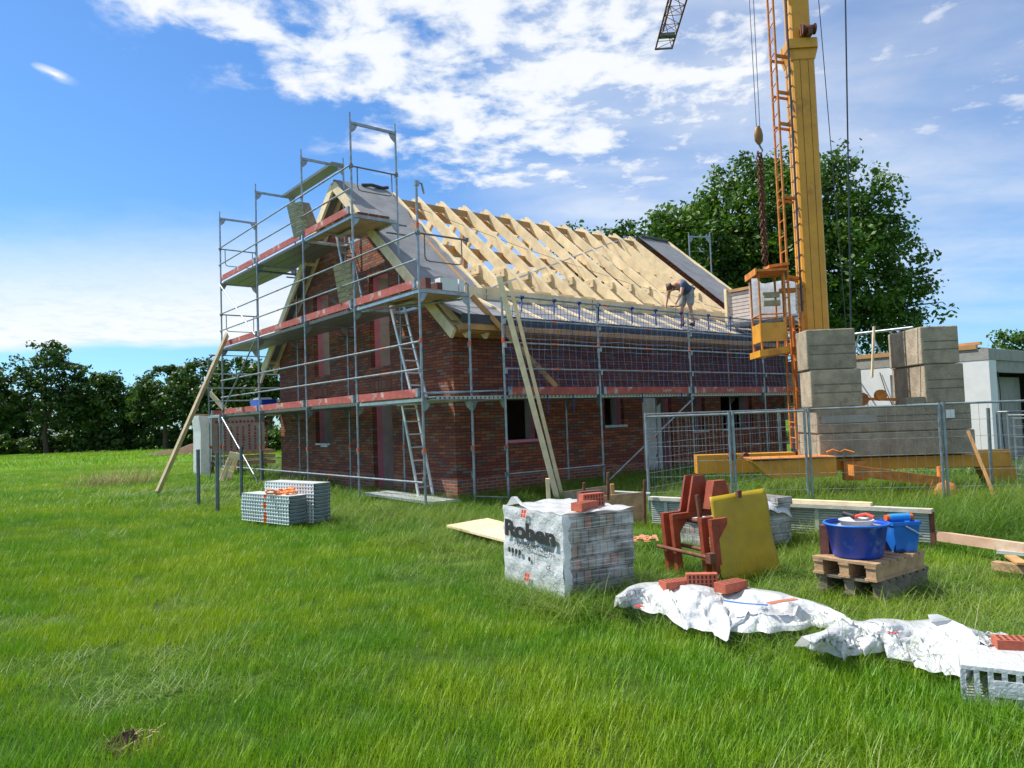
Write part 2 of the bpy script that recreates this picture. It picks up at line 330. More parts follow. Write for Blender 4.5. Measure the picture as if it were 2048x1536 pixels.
# ------------------------------------------------------------------ the brick house
UG, VE, VF, UF = 1.33, .93, 10.17, 13.3          # gable face, eave face, far eave face, far gable
VR, ZR, SL = 5.5, 7.66, .84                       # ridge and slope
def zroof(v): return ZR - SL*abs(v-VR)
house = hthing('brick_house', 'red brick house shell with open timber roof behind the scaffolding', 'house', UG, VE, 0)
def wall_mesh(axis, c0, c1, a0, a1, ztop, holes):
    "wall slab between planes c0..c1, spanning a0..a1, with rectangular holes (a0,a1,z0,z1)"
    mb = MB(); cuts = sorted(set([a0, a1] + [h for H in holes for h in H[:2]] + ([VR] if axis == 'v' and a0 < VR < a1 else [])))
    P = (lambda a, c, z: (c, a, z)) if axis == 'v' else (lambda a, c, z: (a, c, z))
    for x0, x1 in zip(cuts, cuts[1:]):
        xm = (x0+x1)/2; hs = sorted([H for H in holes if H[0] <= xm <= H[1]], key=lambda H: H[2]); z = -.1
        for H in hs + [None]:
            zt = (H[2], H[2]) if H else (ztop(x0), ztop(x1))
            if zt[0]-z > .002 or zt[1]-z > .002:
                vs = [P(a, c, zz) for c in (c0, c1) for a, zz in ((x0, z), (x1, z), (x1, zt[1]), (x0, zt[0]))]
                mb.add(vs, [(0, 1, 2, 3), (7, 6, 5, 4), (0, 4, 5, 1), (1, 5, 6, 2), (2, 6, 7, 3), (3, 7, 4, 0)])
            if H: z = H[3]
    return mb
GH = [(6.70, 7.66, 2.88, 5.06), (3.50, 4.42, 2.88, 5.06), (6.72, 7.68, 1.06, 2.30), (3.48, 4.42, -.1, 2.30)]
EH = [(2.66, 3.52, 1.08, 2.10), (5.62, 6.30, 1.30, 2.10), (6.97, 8.10, .12, 2.10), (8.93, 9.50, 1.05, 2.10), (10.2, 11.7, 1.05, 2.10)]
gt = lambda v: min(zroof(v)-.16, 99)
et = lambda u: 3.30
wall_mesh('v', UG, UG+.115, VE, VF, gt, GH).build('gable_wall', BRICK, house)
wall_mesh('u', VE, VE+.115, UG+.117, UF, et, EH).build('eave_wall', BRICK, house)
wall_mesh('v', UG+.118, UG+.26, VE+.118, VF-.118, gt, GH).build('insulation', PINK, house)
wall_mesh('u', VE+.118, VE+.26, UG+.262, UF-.2, et, EH).build('insulation', PINK, house)
wall_mesh('v', UG+.263, UG+.56, VE+.263, VF-.26, gt, GH).build('block_wall', BLOCK, house)
wall_mesh('u', VE+.263, VE+.44, UG+.563, UF-.2, lambda u: 3.6, EH).build('block_wall', BLOCK, house)
mb = MB(); mb.box(UG+.2, UF, VF-.2, VF, -.1, 3.3); mb.build('rear_eave_wall', BRICK, house)
wall_mesh('v', UF, UF+.115, VE, VF, gt, []).build('far_gable_wall', BRICK, house)
mb = MB(); mb.box(UG+.57, UF-.02, VE+.45, VF-.22, 2.55, 2.76); mb.box(UG+.57, UF-.02, VE+.45, VF-.22, -.05, .06); mb.build('floor_slab', CONG, house)
mb = MB(); mb.box(7.2, 7.34, VE+.46, VF-.3, .07, 2.54); mb.box(3.9, 7.19, 4.9, 5.04, .07, 2.54); mb.build('partition_wall', BLOCK, house)
for H in GH:                                                        # soldier course over each opening, proud of the wall
    if H[2] < 2: z0, z1 = H[3], H[3]+.25
    else: z0, z1 = H[3], H[3]+.25
    mb = MB(); mb.box(UG-.004, UG+.05, H[0]-.06, H[1]+.06, z0, z1); mb.build('lintel', BRICKS, house)
for H in EH:
    mb = MB(); mb.box(H[0]-.06, H[1]+.06, VE-.004, VE+.05, 2.10, 2.35); mb.build('lintel', BRICKS, house)
mb = MB(); mb.box(UG-.05, UG+.2, 6.75, 7.62, 1.03, 1.075); mb.box(UG-.04, UG+.05, 6.9, 7.3, .98, 1.03); mb.build('window_sill', FOIL, house)['label'] = 'white foil covered sill of the lower gable window'
for H, m_ in ((EH[0], PINK), (EH[1], STEEL), (EH[3], STEEL), (EH[4], STEEL)):
    mb = MB(); mb.box(H[0]-.05, H[1]+.05, VE-.05, VE+.2, H[2]-.05, H[2]+.01); mb.build('window_sill', m_, house)
mb = MB(); mb.box(6.98, 7.9, VE+.2, VE+.25, .12, 2.09); mb.build('door', GREYP, house)
mb = MB(); mb.box(UG+.57, UG+.61, 3.4, 4.5, .0, 2.4); mb.build('door', PINK, house)

# roof timbers
RU = [2.63+.765*i for i in range(13)]
def slope_pts(v0, v1, off): return (v0, zroof(v0)+off), (v1, zroof(v1)+off)
for k, u in enumerate(RU):
    (va, za), (vb, zb) = slope_pts(VR-.02, 1.56, -.11)
    mb = MB(); n_ = Vector((0, SL, -1)).normalized()
    mb.beam((u, va, za), (u, vb-.05, zb-.042), .09, .24, (0, -SL, 1)); mb.build('rafter', WOOD, house)
    mb = MB(); mb.beam((u, VR+.02, za), (u, 2*VR-.35, zroof(.35)-.11), .09, .24, (0, SL, 1)); mb.build('rafter', WOOD, house)
    mb = MB()
    for s_ in (-1, 1): mb.box(u+s_*.075-.028, u+s_*.075+.028, 2.62, 8.38, 5.04, 5.24)
    mb.build('collar_tie', WOOD, house)
    mb = MB()
    for v in (2.75, 2.95): mb.tube((u-.11, v, 5.14), (u+.11, v, 5.14), .014, 6)
    mb.build('bolt', RUST, house)
for v, z, w_, h_ in ((VR, 7.18, .14, .22), (3.75, 5.80, .14, .24), (7.25, 5.80, .14, .24)):
    mb = MB(); mb.box(1.5, UF, v-w_/2, v+w_/2, z-h_/2, z+h_/2); mb.build('purlin', WOODO, house)
for u in RU[::3]:
    mb = MB(); mb.box(u-.07, u+.07, VR-.07, VR+.07, 5.26, 7.07); mb.build('king_post', WOODO, house)
for k in range(12):                                                  # blocking under the ridge and between rafters
    u0, u1 = RU[k]+.047, RU[k+1]-.047
    mb = MB(); mb.box(u0, u1, VR-.28, VR-.24, zroof(VR-.26)-.20, zroof(VR-.26)-.03); mb.build('blocking', WOODO, house)
    mb = MB(); mb.box(u0, u1, 1.86, 1.90, zroof(1.88)-.30, zroof(1.88)-.05); mb.build('blocking', WOOD, house)
mb = MB(); mb.box(2.05, 12.9, 1.46, 1.55, 4.17, 4.43)
mb.build('eave_beam', WOOD, house)
for u in (2.62, 5.9, 9.1):
    mb = MB(); mb.box(u, u+.012, 1.452, 1.459, 4.18, 4.42); mb.build('steel_joint_strip', STEELD, house)
mb = MB(); mb.box(2.2, UF, 1.60, 1.95, 3.6, 3.95); mb.box(2.2, UF, 1.62, 1.80, 3.95, 4.16); mb.build('wall_plate', WOODO, house)
JU = [2.3+.765*i for i in range(15)]
for u in JU:                                                         # short flared rafters below the eave beam
    mb = MB(); mb.beam((u, 1.45, 4.17), (u, .14, 3.55), .06, .12, (0, -.5, 1)); mb.build('jack_rafter', WOOD, house)
mb = MB(); mb.add([(1.0, 1.445, 4.185), (UF+.55, 1.445, 4.185), (UF+.55, .13, 3.575), (1.0, .13, 3.575), (1.0, 1.445, 4.175), (UF+.55, 1.445, 4.175), (UF+.55, .13, 3.565), (1.0, .13, 3.565)],
    [(0, 3, 2, 1), (4, 5, 6, 7), (0, 1, 5, 4), (2, 3, 7, 6), (1, 2, 6, 5), (3, 0, 4, 7)]); mb.build('eave_underlay', UNDER, house)
mb = MB(); mb.box(1.0, UF+.5, .10, .125, 3.42, 3.60); mb.build('eave_flashing', UNDERD, house)
mb = MB(); mb.box(1.0, UF+.5, .12, .16, 3.30, 3.418); mb.build('fascia', WOODO, house)
for i, v in enumerate((.24, .42, .60, .78)):
    mb = MB(); mb.box(1.05, UF+.4, v, v+.055, 3.275-.012*i, 3.305-.012*i); mb.build('soffit_batten', WOODO, house)
for u in [1.4+.9*i for i in range(13)]:
    mb = MB(); mb.box(u, u+.06, .16, VE-.01, 3.31, 3.40); mb.build('soffit_joist', WOODO, house)
# covered strips at both verges
def strip(u0, u1, mt_, left=True, right=True):
    nu, nv = 9, 14
    for side in ([1] if right else []) + ([-1] if left else []):
        mb = MB(); vs = []
        for i in range(nu):
            for j in range(nv):
                uu = u0+(u1-u0)*i/(nu-1); q = j/(nv-1); d = q*(3.95 if side > 0 else 5.15); v = VR-side*d
                sag = .02*math.sin(q*30+i)*math.sin(PI*i/(nu-1)) + (.02*math.sin(q*55) if i == nu-1 else 0)
                vs.append((uu+(.07*math.sin(q*37) if i == nu-1 and u1 < 5 else 0), v, zroof(v)+.045+sag))
        n = len(vs); vs += [(a, b, c-.012) for a, b, c in vs]
        fs = [(i*nv+j, i*nv+j+1, (i+1)*nv+j+1, (i+1)*nv+j) for i in range(nu-1) for j in range(nv-1)]
        if side < 0: fs = [f[::-1] for f in fs]
        fs += [tuple(n+k for k in f[::-1]) for f in fs]
        mb.add(vs, fs, True); mb.build('roof_underlay', mt_, house)
strip(1.0, 2.52, UNDER); strip(12.35, 13.85, UNDER)
for u in (.95, 1.30, 1.75):                                           # verge rafters
    for s_ in (1, -1):
        mb = MB(); vb = VR-s_*5.12; va = VR-s_*.02; wd = .065 if u < 1 else .09
        mb.beam((u+wd/2, va, ZR-.12), (u+wd/2, vb, zroof(vb)-.12), wd, .22 if u < 1 else .17, (0, -s_*SL, 1)); mb.build('verge_rafter', WOOD, house)
for s_ in (1, -1):
    for d in (.9, 1.9, 2.9, 3.9, 4.8):
        v = VR-s_*d; mb = MB(); mb.beam((1.02, v, zroof(v)-.13), (1.32, v, zroof(v)-.13), .09, .07, (0, -s_*SL, 1)); mb.build('lookout', WOOD, house)
    mb = MB(); vb = VR-s_*4.0
    mb.beam((13.85, VR-s_*.02, ZR-.06), (13.85, vb, zroof(vb)-.06), .06, .24, (0, -s_*SL, 1)); mb.build('verge_rafter', WOOD, house)
for s_ in (-1,):
    mb = MB()
    mb.beam((.98, VR+3.9, zroof(VR+3.9)-.22), (.98, VR+5.3, 2.95), .05, .14, (0, 1, 1)); mb.beam((1.9, VR+4.2, zroof(VR+4.2)-.3), (1.9, VR+5.3, 2.75), .05, .12, (0, 1, 1)); mb.build('soffit_strut', WOOD, house)
mb = MB(); (va, za), (vb, zb) = slope_pts(VR-1.55, 1.75, .045)
mb.beam((2.28, va, za), (2.28, vb, zb), .05, .05, (0, -SL, 1)); mb.build('counter_batten', WOODO, house)
mb = MB(); (va, za), (vb, zb) = slope_pts(5.42, 1.72, .02); mb.beam((11.75, va, za), (2.95, vb, zb), .045, .006, (0, -SL, 1)); mb.build('wind_brace_strap', STEEL, house)
mb = MB(); mb.path([(2.7, 5.0, zroof(5.0)+.02), (5.6, 3.6, zroof(3.6)+.03), (8.6, 2.6, zroof(2.6)+.02), (12.0, 1.8, zroof(1.8)+.03)], .006, 4); mb.build('guide_line', STEELD, house)
mb = MB(); mb.path([(1.75, 5.46, ZR+.02), (2.0, 5.4, ZR+.05), (2.35, 5.46, ZR+.045), (2.5, 5.4, ZR+.07)], .045, 7); mb.build('ridge_roll', UNDERD, house)
mb = MB(); mb.path([(12.4, 5.46, ZR+.03), (13.0, 5.5, ZR+.07), (13.8, 5.46, ZR+.03)], .06, 7); mb.build('ridge_roll', UNDERD, house)

# ------------------------------------------------------------------ scaffolding
PR = .0242; FW = 1.09; DZ = (2.0, 4.0, 6.0)     # tube radius, frame width, deck tops
def frame(par, p0, p1, z0, z1, transom=True, feet=False, spig=.16):
    "two standards with a head transom, gussets, and orange bands as sub-parts"
    mb = MB(); a, b = Vector((p0[0], p0[1], 0)), Vector((p1[0], p1[1], 0)); d = (b-a).normalized(); nrm = Vector((-d.y, d.x, 0))
    for q in (a, b):
        mb.tube(q+HV((0, 0, z0)), q+HV((0, 0, z1)), PR)
        if spig: mb.tube(q+HV((0, 0, z1)), q+HV((0, 0, z1+spig)), .017)
        if feet: mb.tube(q+HV((0, 0, z0-.12)), q+HV((0, 0, z0)), .018); mb.box(q.x-.075, q.x+.075, q.y-.075, q.y+.075, z0-.13, z0-.115)
    if transom:
        mb.beam(a+HV((0, 0, z1-.065)), b+HV((0, 0, z1-.065)), .05, .055)
        for q, s_ in ((a, 1), (b, -1)):
            o1, o2, o3 = q+HV((0, 0, z1-.095)), q+d*(s_*.17)+HV((0, 0, z1-.095)), q+HV((0, 0, z1-.30)); o4 = q+d*(s_*.12)+HV((0, 0, z1-.20))
            mb.add([p+nrm*e for e in (-.006, .006) for p in (o1, o2, o4, o3)], [(0, 1, 2, 3), (7, 6, 5, 4), (0, 4, 5, 1), (1, 5, 6, 2), (2, 6, 7, 3), (3, 7, 4, 0)])
    fr = mb.build('frame', STEEL, par)
    if z1-z0 > 1.5:
        for q in (a, b): mb = MB(); mb.tube(q+HV((0, 0, z0+.98)), q+HV((0, 0, z0+1.06)), PR+.004, 10); mb.build('orange_band', ORANGE, fr)
    mb = MB()                                                        # wedge couplers for the guard rails
    for q in (a, b):
        for z in (z0+.5, z0+1.0):
            if z < z1: mb.box(q.x-.015+nrm.x*.045, q.x+.02+nrm.x*.045, q.y-.02+nrm.y*.045, q.y+.02+nrm.y*.045, z-.05, z+.04)
    mb.build('coupler', STEELD, fr)
    return fr
def rail(par, p, q, name='guard_rail', r=.019, band=True):
    mb = MB(); mb.tube(p, q, r); o = mb.build(name, STEEL, par)
    if band:
        mb = MB(); a, b = Vector(p), Vector(q); m_ = a.lerp(b, .5); d = (b-a).normalized(); mb.tube(m_-d*.05, m_+d*.05, r+.003); mb.build('orange_band', ORANGE, o)
    return o
def deck(par, axis, a0, a1, c0, zt, n=3, hatch=False, wd=.32):
    for i in range(n):
        ca, cb = c0+i*(wd+.02), c0+i*(wd+.02)+wd
        if axis == 'v':
            at = (ca, (a0+a1)/2, zt); mb = MB(); mb.box(ca, cb, a0+.04, a1-.04, zt-.07, zt)
        else:
            at = ((a0+a1)/2, ca, zt); mb = MB(); mb.box(a0+.04, a1-.04, ca, cb, zt-.07, zt)
        mb.build('deck_plank', DECKV if axis == 'v' else DECKU, par, at=at)
def toe(par, axis, a0, a1, c, zt, text=None, txy=.5):
    mb = MB(); g = .10
    if axis == 'v': mb.box(c-.035, c-.005, a0+g, a1-g, zt, zt+.15)
    else: mb.box(a0+g, a1-g, c-.035, c-.005, zt, zt+.15)
    at = (c, a0, zt) if axis == 'v' else (a0, c, zt)
    o = mb.build('toe_board', TOE, par, at=at)
    mb = MB()
    for a in (a0+g-.02, a1-g-.05):
        if axis == 'v': mb.box(c-.042, c+.002, a, a+.07, zt-.004, zt+.155)
        else: mb.box(a, a+.07, c-.042, c+.002, zt-.004, zt+.155)
    mb.build('end_clip', STEEL, o)
    if text:
        m_ = (a0+a1)*.5+(txy-.5)*(a1-a0)
        if axis == 'v': mt_ = frame_m((-.0368, m_-a0, .075), (0, -1, 0), (0, 0, 1))
        else: mt_ = frame_m((m_-a0, -.0368, .075), (1, 0, 0), (0, 0, 1))
        letters(text, .115, WHITEP, o, mt_)
    return o
RBRICKP = mat('faded_red_print', (.50, .16, .10), .6)
FLATP = perf_mat('floor_plank_steel', (.60, .63, .64), 1, .06, .014, -.022)
WHITEP = mat('white_print', (.62, .52, .48), .7)
def end_guard(par, a, b, z):
    "end guard: top tube and a bent loop below it"
    a, b = Vector((a[0], a[1], 0)), Vector((b[0], b[1], 0)); d = b-a; mb = MB(); zz = lambda p, h: p+HV((0, 0, z+h))
    mb.tube(zz(a, 1.0), zz(b, 1.0), .019)
    mb.path([zz(a+d*.13, 1.0), zz(a+d*.13, .58), zz(a+d*.16, .515), zz(a+d*.22, .5), zz(a+d*.80, .5), zz(a+d*.86, .515), zz(a+d*.89, .58), zz(a+d*.89, 1.0)], .013, 6)
    mb.box(a.x-.03, a.x+.03, a.y-.03, a.y+.03, z+.96, z+1.04); mb.box(b.x-.03, b.x+.03, b.y-.03, b.y+.03, z+.96, z+1.04)
    mb.build('end_guard', STEELD, par)

gs = hthing('scaffold', 'tall galvanized scaffold with red toe boards in front of the brick gable', 'scaffold', 0, 5.64, 0)
VS = [0, 2.57, 5.14, 8.21, 11.28]
for i, v in enumerate(VS):
    for k, z in enumerate((0, 2, 4, 6)):
        if i == 0 and k >= 2: continue
        frame(gs, (0, v), (FW, v), z, z+2, True, k == 0)
mb = MB(); mb.tube((0, 0, 4.0), (0, 0, 5.95), PR); mb.box(-.03, .05, -.03, .03, 5.88, 5.97); mb.path([(.04, 0, 5.95), (.12, 0, 5.93), (.16, 0, 5.75)], .02, 6); gp = mb.build('guard_post', STEEL, gs)
mb = MB(); mb.tube((0, 0, 5.1), (0, 0, 5.2), PR+.004); mb.build('orange_band', ORANGE, gp)
TX = {(0, 0): None, (0, 2): 'Layher', (0, 3): 'Layher', (1, 2): 'Layher', (1, 1): None}
for k, zt in enumerate(DZ):
    for i in range(4):
        if k == 2 and i == 0: continue
        hatch = (k, i) in ((0, 0), (1, 0), (2, 1))
        if hatch:                                                    # aluminium hatch deck with plywood skin, hatch open over the ladder
            v0, v1 = VS[i]+.04, VS[i+1]-.04; vm = v1-.85
            at = (0, v0, zt); mb = MB(); mb.box(.03, 1.06, v0, vm, zt-.03, zt-.002); mb.box(.03, .36, vm, v1, zt-.03, zt-.002)
            dk = mb.build('hatch_deck', PLY, gs, at=at)
            mb = MB(); mb.box(.02, .055, v0, v1, zt-.085, zt-.031); mb.box(1.03, 1.065, v0, v1, zt-.085, zt-.031)
            for q in (v0, vm-.05, v1-.05): mb.box(.056, 1.029, q, q+.04, zt-.075, zt-.032)
            mb.build('side_rail', ALU, dk)
            mb = MB(); mb.box(.40, .52, vm-.75, vm-.05, zt-.12, zt-.09); mb.build('latch_bar', ALU, dk)
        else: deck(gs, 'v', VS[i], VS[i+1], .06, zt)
        toe(gs, 'v', VS[i], VS[i+1], -.01, zt, TX.get((k, i)), .5)
        for h in (.5, 1.0): rail(gs, (-.045, VS[i], zt+h), (-.045, VS[i+1], zt+h), band=(i+k) % 3 == 0)
for i in range(4): rail(gs, (-.045, VS[i], .45), (-.045, VS[i+1], .45), band=i == 1)
end_guard(gs, (0, 0), (FW, 0), 4.0); end_guard(gs, (0, 2.57), (FW, 2.57), 6.0); end_guard(gs, (0, 11.28), (FW, 11.28), 6.0); end_guard(gs, (0, 11.28), (FW, 11.28), 4.0)
for p, q in (((-.06, 11.2, 5.9), (-.06, 8.3, 4.05)), ((-.06, 8.3, 3.9), (-.06, 11.2, 2.05)), ((-.06, 11.2, 1.9), (-.06, 8.3, .12))):
    rail(gs, p, q, 'diagonal_brace', .021, False)
rail(gs, (.03, 2.3, 3.86), (1.0, .05, 3.86), 'lift_tube', .02, False)
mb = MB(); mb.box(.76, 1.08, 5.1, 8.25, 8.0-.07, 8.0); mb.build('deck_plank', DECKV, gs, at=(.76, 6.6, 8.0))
for v in (2.57, 5.14, 8.21):
    for z in (2.0, 4.0, 6.0):
        mb = MB(); mb.beam((FW, v+.03, z-.10), (UG-.0, v+.03, z-.10), .03, .03); mb.tube((FW-.25, v+.06, z-.30), (UG+.01, v+.06, z-.30), .02)
        mb.build('wall_tie', STEELD, gs)
mb = MB(); mb.beam((.02, 8.21, 5.78), (1.45, 8.21, 5.78), .05, .05); mb.tube((1.42, 8.21, 5.8), (1.42, 8.21, 6.12), .016); mb.beam((1.05, 8.21, 5.6), (1.42, 8.21, 5.77), .03, .03); mb.build('bracket', STEELD, gs)

es = hthing('scaffold', 'low galvanized scaffold with red toe boards along the eave wall', 'scaffold', 5.9, -.39, 0)
US = [1.594, 4.164, 7.23, 10.30, 13.37]; VO, VI = -.39, .70
for i, u in enumerate(US):
    frame(es, (u, VO), (u, VI), 0, 2, True, True, 0)
    mb = MB(); mb.tube((u, VO, 2.0), (u, VO, 3.93), PR); mb.box(u-.035, u+.035, VO-.035, VO+.035, 3.86, 3.95); fo = mb.build('guard_post', STEEL, es)
    mb = MB(); mb.tube((u, VO, 3.0), (u, VO, 3.09), PR+.004); mb.build('orange_band', ORANGE, fo)
    mb = MB()
    for z in (2.45, 2.95, 3.40): mb.box(u-.02, u+.03, VO-.07, VO-.02, z-.05, z+.05)
    mb.build('coupler', STEEL, fo)
for i in range(4):
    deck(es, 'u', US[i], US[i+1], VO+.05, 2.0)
    toe(es, 'u', US[i], US[i+1], VO+.0, 2.0, 'Layher' if i in (1, 2) else None, .5 if i == 2 else .7)
    for z in (2.5, 3.0, 3.45): rail(es, (US[i], VO-.045, z), (US[i+1], VO-.045, z), band=True)
rail(es, (US[0]-.02, VO, 3.91), (US[2], VO, 3.91), 'top_rail', .021, True); rail(es, (US[2], VO, 3.90), (US[4], VO, 3.90), 'top_rail', .021, False)
rail(es, (US[0], VO-.04, .5), (US[1], VO-.04, .5), 'guard_rail', .019, True)
rail(es, (US[2], VO-.06, 1.88), (US[1], VO-.06, .12), 'diagonal_brace', .021, True)
rail(es, (.02, -.02, 2.06), (2.4, VO+.02, 2.10), 'link_tube', .022, False)
rail(es, (1.1, .0, .1), (US[0], VO, .06), 'guard_rail', .016, False)
deck(es, 'u', 1.1, US[0]+.02, VO+.05, 1.99, 2)
mb = MB(); mb.box(.05, 1.6, -.35, -.06, 1.93, 1.99); mb.build('deck_plank', DECKU, es, at=(.8, -.2, 1.99))
for i in range(3, 4):                                                # loading platform at the far end
    deck(es, 'u', US[i], 11.6, -1.45, 3.92, 6); frame(es, (US[i], -1.5), (US[i], VI), 2, 4, True, False, 0); frame(es, (11.6, -1.5), (11.6, VI), 2, 4, True, False, 0)
    for u in (US[3], 11.6): mb = MB(); mb.tube((u, -1.5, 0), (u, -1.5, 2.0), PR); mb.build('standard', STEEL, es)

# safety net hanging inside the eave scaffold rails
mb = MB(); u0, u1 = US[0]+.05, US[4]-.1; nu = int((u1-u0)/.09)
def netp(u, q): return (u, VO+.05+.05*math.sin(u*1.7+q*2)*math.sin(PI*q)+.06*math.sin(PI*q), 3.86-1.86*q-.05*abs(math.sin((u-u0)*1.9))*(1-q))
for i in range(nu+1):
    u = u0+(u1-u0)*i/nu; mb.cur = 0 if i % 2 else 1; mb.path([netp(u+.02*math.sin(q*9+i), q) for q in (0, .2, .4, .6, .8, 1)], .0052, 3, None, False)
for j in range(19):
    mb.cur = j % 2; mb.path([netp(u0+(u1-u0)*i/60, j/18) for i in range(61)], .0052, 3, None, False)
sn = hmesh(mb, 'safety_net', [NETB, NETG], 'blue safety net stretched between the rails of the eave scaffold', 'safety net', 6, VO, 2.0)
mb = MB(); us = [US[0]+.5, US[0]+1.35, US[0]+2.05, US[1]+.05, US[1]+1.1, US[1]+1.9, US[2]-.25, US[2]+.8, US[2]+1.7, US[3]+.1]
for u in us: mb.beam((u, VO+.0, 3.93), (u-.04, VO-.03, 3.62 if u < 3.5 else 3.55), .035, .012, (1, 0, 0)); mb.tube((u-.04, VO, 3.91), (u+.04, VO, 3.91), .035, 8)
for u in (US[0]+1.05, US[0]+1.75, US[1]+1.3, US[2]-.4): mb.beam((u, VO-.02, 2.03), (u, VO-.03, 1.62 if u < 3.6 else 1.8), .03, .01, (1, 0, 0))
mb.path([(US[0]+.02, VO-.03, 2.9), (US[0]+.35, VO-.05, 2.75), (US[0]+.3, VO-.05, 2.5), (US[0]+.05, VO-.04, 2.4), (US[0]+.1, VO-.04, 2.1)], .012, 5)
mb.build('tie_strap', NETB, sn, None)
for c in sn.children: c.data.transform(Matrix.Translation(-Vector((6, VO, 2.0))))

# rear scaffold beyond the left corner and the one beyond the far gable
rs = hthing('scaffold', 'scaffold behind the house corner with bare rails against the trees', 'scaffold', 1.5, 12.65, 0)
for u in (0.0, 3.07, 6.14):
    frame(rs, (u, 12.65), (u, 11.6), 0, 2, True, True, 0)
    mb = MB(); mb.path([(u, 12.65, 2), (u, 12.65, 3.7), (u+.06, 12.65, 3.86), (u+.2, 12.65, 3.9)], PR); mb.build('guard_post', STEELD, rs)
for i in range(2):
    u0 = 3.07*i; deck(rs, 'u', u0, u0+3.07, 11.65, 2.0); toe(rs, 'u', u0, u0+3.07, 12.7, 2.0)
    for z in (2.45, 2.85, 3.3): rail(rs, (u0, 12.6, z), (u0+3.07, 12.6, z), band=i == 0)
    rail(rs, (u0, 12.6, 3.9), (u0+3.07, 12.6, 3.88), 'top_rail', .02, False); rail(rs, (u0, 12.6, .55), (u0+3.07, 12.6, .55), band=False)
fs = hthing('scaffold', 'scaffold frame top rising behind the far gable verge', 'scaffold', 14.8, 4.9, 0)
for k, z in enumerate((0, 2, 4, 6)):
    frame(fs, (14.75, 5.2), (15.45, 4.8), z, z+2, True, k == 0, .1)
    frame(fs, (14.75, 7.8), (15.45, 7.4), z, z+2, k < 3, k == 0, .1) if k < 3 else None
for z in (4.0, 6.0): deck(fs, 'v', 5.1, 7.7, 14.75, z, 2); rail(fs, (15.45, 4.8, z+.5 if z < 5 else 6.3), (15.45, 7.4, z+.5 if z < 5 else 6.2))

# ladders under the hatches
def ladder(label, v, z0, z1, lean=.62, foot=0):
    o = hthing('ladder', label, 'ladder', .45, v, z0, 'aluminium ladders inside the gable scaffold')
    A = Vector((.42, v, z0)); B = Vector((.42, v+lean, z1)); w_ = .33
    for s_ in (0, 1):
        mb = MB(); e = Vector((w_*s_+.12, 0, 0)); mb.beam(A+e, B+e, .028, .06, (0, 1, .3)); mb.build('stile', ALU, o)
    n = int((z1-z0)/.27)
    for i in range(1, n+1):
        q = i/(n+.6); p = A.lerp(B, q); mb = MB(); mb.beam(p+Vector((.134, 0, 0)), p+Vector((.436, 0, 0)), .04, .025); mb.build('rung', ALU, o)
ladder('aluminium ladder standing on the grass up to the lowest deck', 1.10, 0, 1.98, .58)
ladder('aluminium ladder between the lowest and the middle scaffold deck', 1.25, 2.03, 3.98, .78)
ladder('aluminium ladder between the middle and the top scaffold deck', 3.75, 4.03, 5.98, .72)

# ------------------------------------------------------------------ garage beside the house (same orientation)
ga = hthing('garage', 'unfinished white block garage with flat concrete roof slab behind the ballast', 'garage', 13.5, -4.6, 0)
g0, g1 = -4.6, .85
mb = wall_mesh('v', 13.5, 13.7, g0, g1, lambda v: 2.58, [(-2.62, -2.2, .1, 2.36)]); mb.build('side_wall', WHITE, ga)
mb = MB(); mb.box(13.702, 13.98, g0, g0+.2, .0, 2.58); mb.box(17.3, 19.5, g0, g0+.2, 0, 2.58); mb.build('front_wall', WHITE, ga)
mb = MB(); mb.box(13.72, 19.5, g1-.2, g1, 0, 2.58); mb.box(19.3, 19.5, g0+.21, g1-.21, 0, 2.58); mb.build('rear_wall', CONG, ga)
mb = MB(); mb.box(13.49, 19.52, g0-.01, g1, 2.584, 2.86); mb.build('roof_slab', CONG, ga)
mb = MB(); mb.box(13.985, 17.3, g0+.03, g0+.2, 2.28, 2.58); mb.build('door_lintel', CONG, ga)
mb = MB(); mb.box(13.46, 13.60, g0+.25, g1, 2.865, 2.98); mb.build('formwork_board', WOODO, ga)
mb = MB(); mb.box(13.60, 13.75, g0+.2, -3.1, 2.985, 3.05); mb.build('formwork_board', WOODO, ga)
mb = MB(); mb.box(13.46, 13.49, g0-.03, g1, -.1, .26); mb.box(13.46, 14.1, g0-.03, g0-.004, -.1, .26); mb.build('plinth', BRICKP, ga)
mb = MB(); mb.path([(13.47, -1.95, 2.45), (13.44, -2.1, 1.9), (13.44, -2.35, 1.3), (13.42, -2.6, .9)], .012, 5); mb.build('cable', CABLE, ga)
mb = MB(); mb.path([(13.99, g0-.02, 2.3), (14.04, g0-.03, 1.8), (14.03, g0-.03, .9), (14.1, g0-.03, .3)], .012, 5); mb.build('cable', CABLE, ga)
mb = MB(); mb.box(13.75, 19.4, g0+.25, g0+.6, 2.865, 2.92); o = mb.build('deck_plank', DECKU, ga, at=(16, g0+.4, 2.92))
mb = MB()
for a in range(6): mb.box(14.9+a*.34, 15.2+a*.34, g0+.9, g0+3, 2.87, 2.94)
tr_ = thing('railing', 'grey tubular lattice railing standing on the garage roof', 'railing', uvz(13.8, -1.6, 2.86), TH); ORG[tr_.name] = Vector((13.8, -1.6, 2.86))
mb = MB(); mb.tube((13.8, -2.75, 3.62), (13.8, -.9, 3.62), .035); mb.tube((13.8, -2.75, 2.93), (13.8, -.9, 2.93), .03); mb.build('chord', STEEL, tr_)
mb = MB(); v = -2.7
for k, w_ in enumerate((.02, .3, -.25, .28, -.02, .3, -.2)): mb.tube((13.8, v+.27*k, 2.93), (13.8, v+.27*k+w_, 3.62), .022, 6)
mb.build('lacing', STEEL, tr_)
